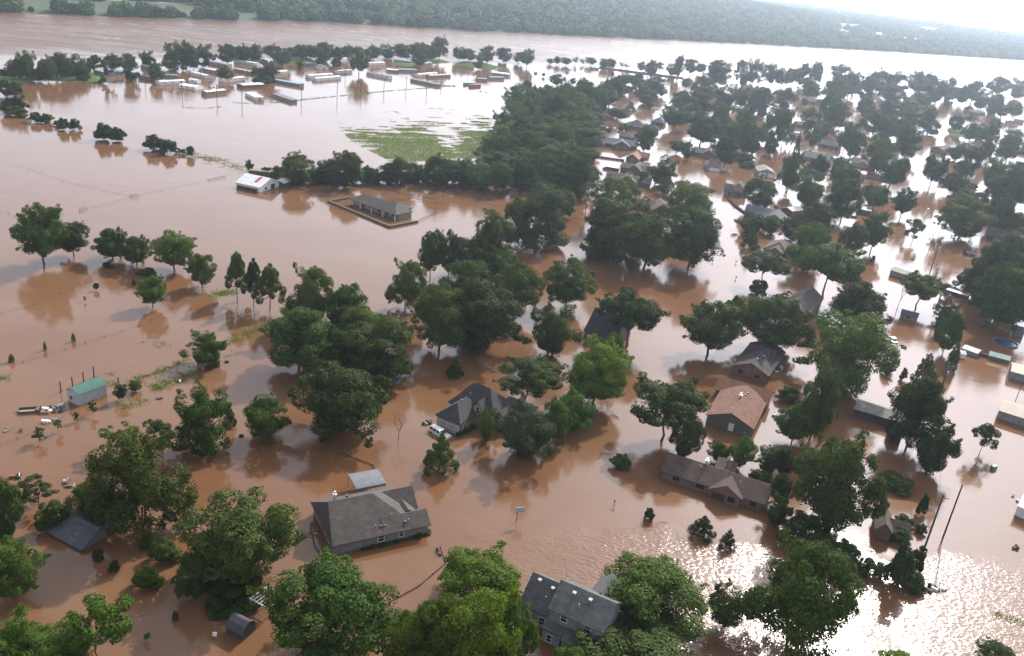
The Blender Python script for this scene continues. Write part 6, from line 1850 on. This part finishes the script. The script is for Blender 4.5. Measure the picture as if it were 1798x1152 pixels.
def far_shed(px, w, d_, h, yaw, label, mat):
    P = on_land(px); root = tag(empty('far_building', (P[0], P[1], P[2] - .5), yaw), label, 'building')
    wm, rm = MB(), MB(); block(wm, rm, -w / 2, w / 2, 0, d_, h, h * 1.35, 'gu', oh=.4, th=.3, zb=-3)
    wm.build('wall', WALL['white'], root, uv=True); rm.build('roof', mat, root, uv=True)
for px, w, d_, h, lb in (((1310, 35), 22, 14, 6, 'white farm building on the opposite wooded plain'), ((1632, 54), 60, 24, 8, 'long white warehouse on the hazy far plain'), ((1600, 72), 34, 16, 6, 'small pale shed near the far river bank'), ((1320, 92 - 30), 20, 12, 6, 'pale roof among far bank trees'), ((1680, 28), 160, 50, 14, 'very long white hall far across the hazy plain'), ((1770, 52), 90, 40, 12, 'pale hall near hazy far hill'), ((1540, 62), 26, 14, 6, 'pale barn beside pale far fields'), ((1450, 40), 20, 14, 6, 'white barn between the far fields')):
    far_shed(px, w, d_, h, rad(random.uniform(-30, 40)), lb, METAL['white'])
def field(pts, name='field'):
    mb = MB(); c = np.mean(pts, 0); n = len(pts)
    G = 10
    for i in range(n):
        for k in range(G + 1):
            p = c + (pts[i] - c) * k / G; z = float(land_z(np.array(p[:2] @ TD), np.array(p[:2] @ ND))) + 1.2; mb.v.append((p[0], p[1], z))
    for i in range(n):
        j = (i + 1) % n
        for k in range(G): mb.f.append((i * (G + 1) + k, i * (G + 1) + k + 1, j * (G + 1) + k + 1, j * (G + 1) + k))
    tag(mb.build(name, plain('hay_field', (.22, .23, .12), .95, var=.2, scale=.01)), kind='structure')
for pts in FIELDW: field(pts)
forest()
# road on the levee
mb = MB(); sv = np.linspace(-300, 900, 90)
for s in sv:
    for w in (98, 105):
        v = float(bank_v(s)) + w; p = s * TD + v * ND; mb.v.append((p[0], p[1], float(land_z(np.array(s), np.array(v))) + .35))
mb.f = [(2 * i, 2 * i + 2, 2 * i + 3, 2 * i + 1) for i in range(len(sv) - 1)]
tag(mb.build('levee_road', plain('gravel_road', (.38, .34, .28), .95, var=.15, scale=.1)), kind='structure')

# ------------------------------------------------------------------ haze
mh_, n, l, b = new_mat('haze_air')
n.remove(b)
pv = n.new('ShaderNodeVolumePrincipled'); pv.inputs['Color'].default_value = (.74, .86, 1.0, 1); pv.inputs['Density'].default_value = 0.00014; pv.inputs['Anisotropy'].default_value = .6
l.new(pv.outputs[0], n['Material Output'].inputs['Volume'])
mb = MB().quadbox((-9000, -5200, -6), (27000, 33000, 190))
tag(mb.build('haze', mh_), 'pale humid haze over the flooded valley', 'haze', kind='stuff')

# ------------------------------------------------------------------ street trees are told apart by the building they stand nearest to
CUT = [' with ', ' beside ', ' behind ', ' between ', ' in ', ' near ', ' at ', ' by ', ' next ', ' facing ', ' tucked ', ' half ', ' nearly ', ' boxed ', ' deep ', ' close ', ' among ', ' joined ', ' before ', ' on ', ' under ', ' partly ', ' of ', ' touching ', ' and ', ' standing ', ' around ', ' along ', ' backing ', ' beneath ', ' end-on ', ' left ', ' below ', ' wrapped ', ' surrounding ']
sites = []
for o in bpy.data.objects:
    if o.parent is None and o.get('category') in ('house', 'garage', 'mobile home', 'shed', 'barn', 'workshop', 'container', 'trailer') and o.get('group') is None:
        t = o['label']
        t = t[:min([t.index(c) for c in CUT if c in t] + [len(t)])]
        if 2 <= len(t.split()) <= 6: sites.append((np.array(o.location[:2]), t))
cnt = {}
for _, t in sites: cnt[t] = cnt.get(t, 0) + 1
sites = [(p, t) for p, t in sites if cnt[t] == 1]
SP_ = np.array([p for p, _ in sites])
for o in bpy.data.objects:
    if o.parent is None and o.get('category') in ('tree', 'shrub') and o.get('group'):
        g = o['group']
        if not any(k in g for k in ('blocks between', 'close to the river', 'nearest the river road', 'first street', 'mobile homes', 'thicket')): continue
        d = np.hypot(*(SP_ - np.array(o.location[:2])).T); i = int(d.argmin())
        lim = 45 if 'thicket' in g else 60
        size = 'large' if o.scale[2] > 12.5 else ('small' if o.scale[2] < 7 else 'medium')
        words = o['label'].split()
        head = ' '.join(words[:words.index(o['category']) + 1])
        if d[i] < lim:
            t = sites[i][1]
            rel = 'close beside' if d[i] < 13 else ('near' if d[i] < 28 else 'some way from')
            o['label'] = f"{size} {head} {rel} the {t}"
        else: o['label'] = f"{size} {o['label']}"
        o['group'] = o['label']
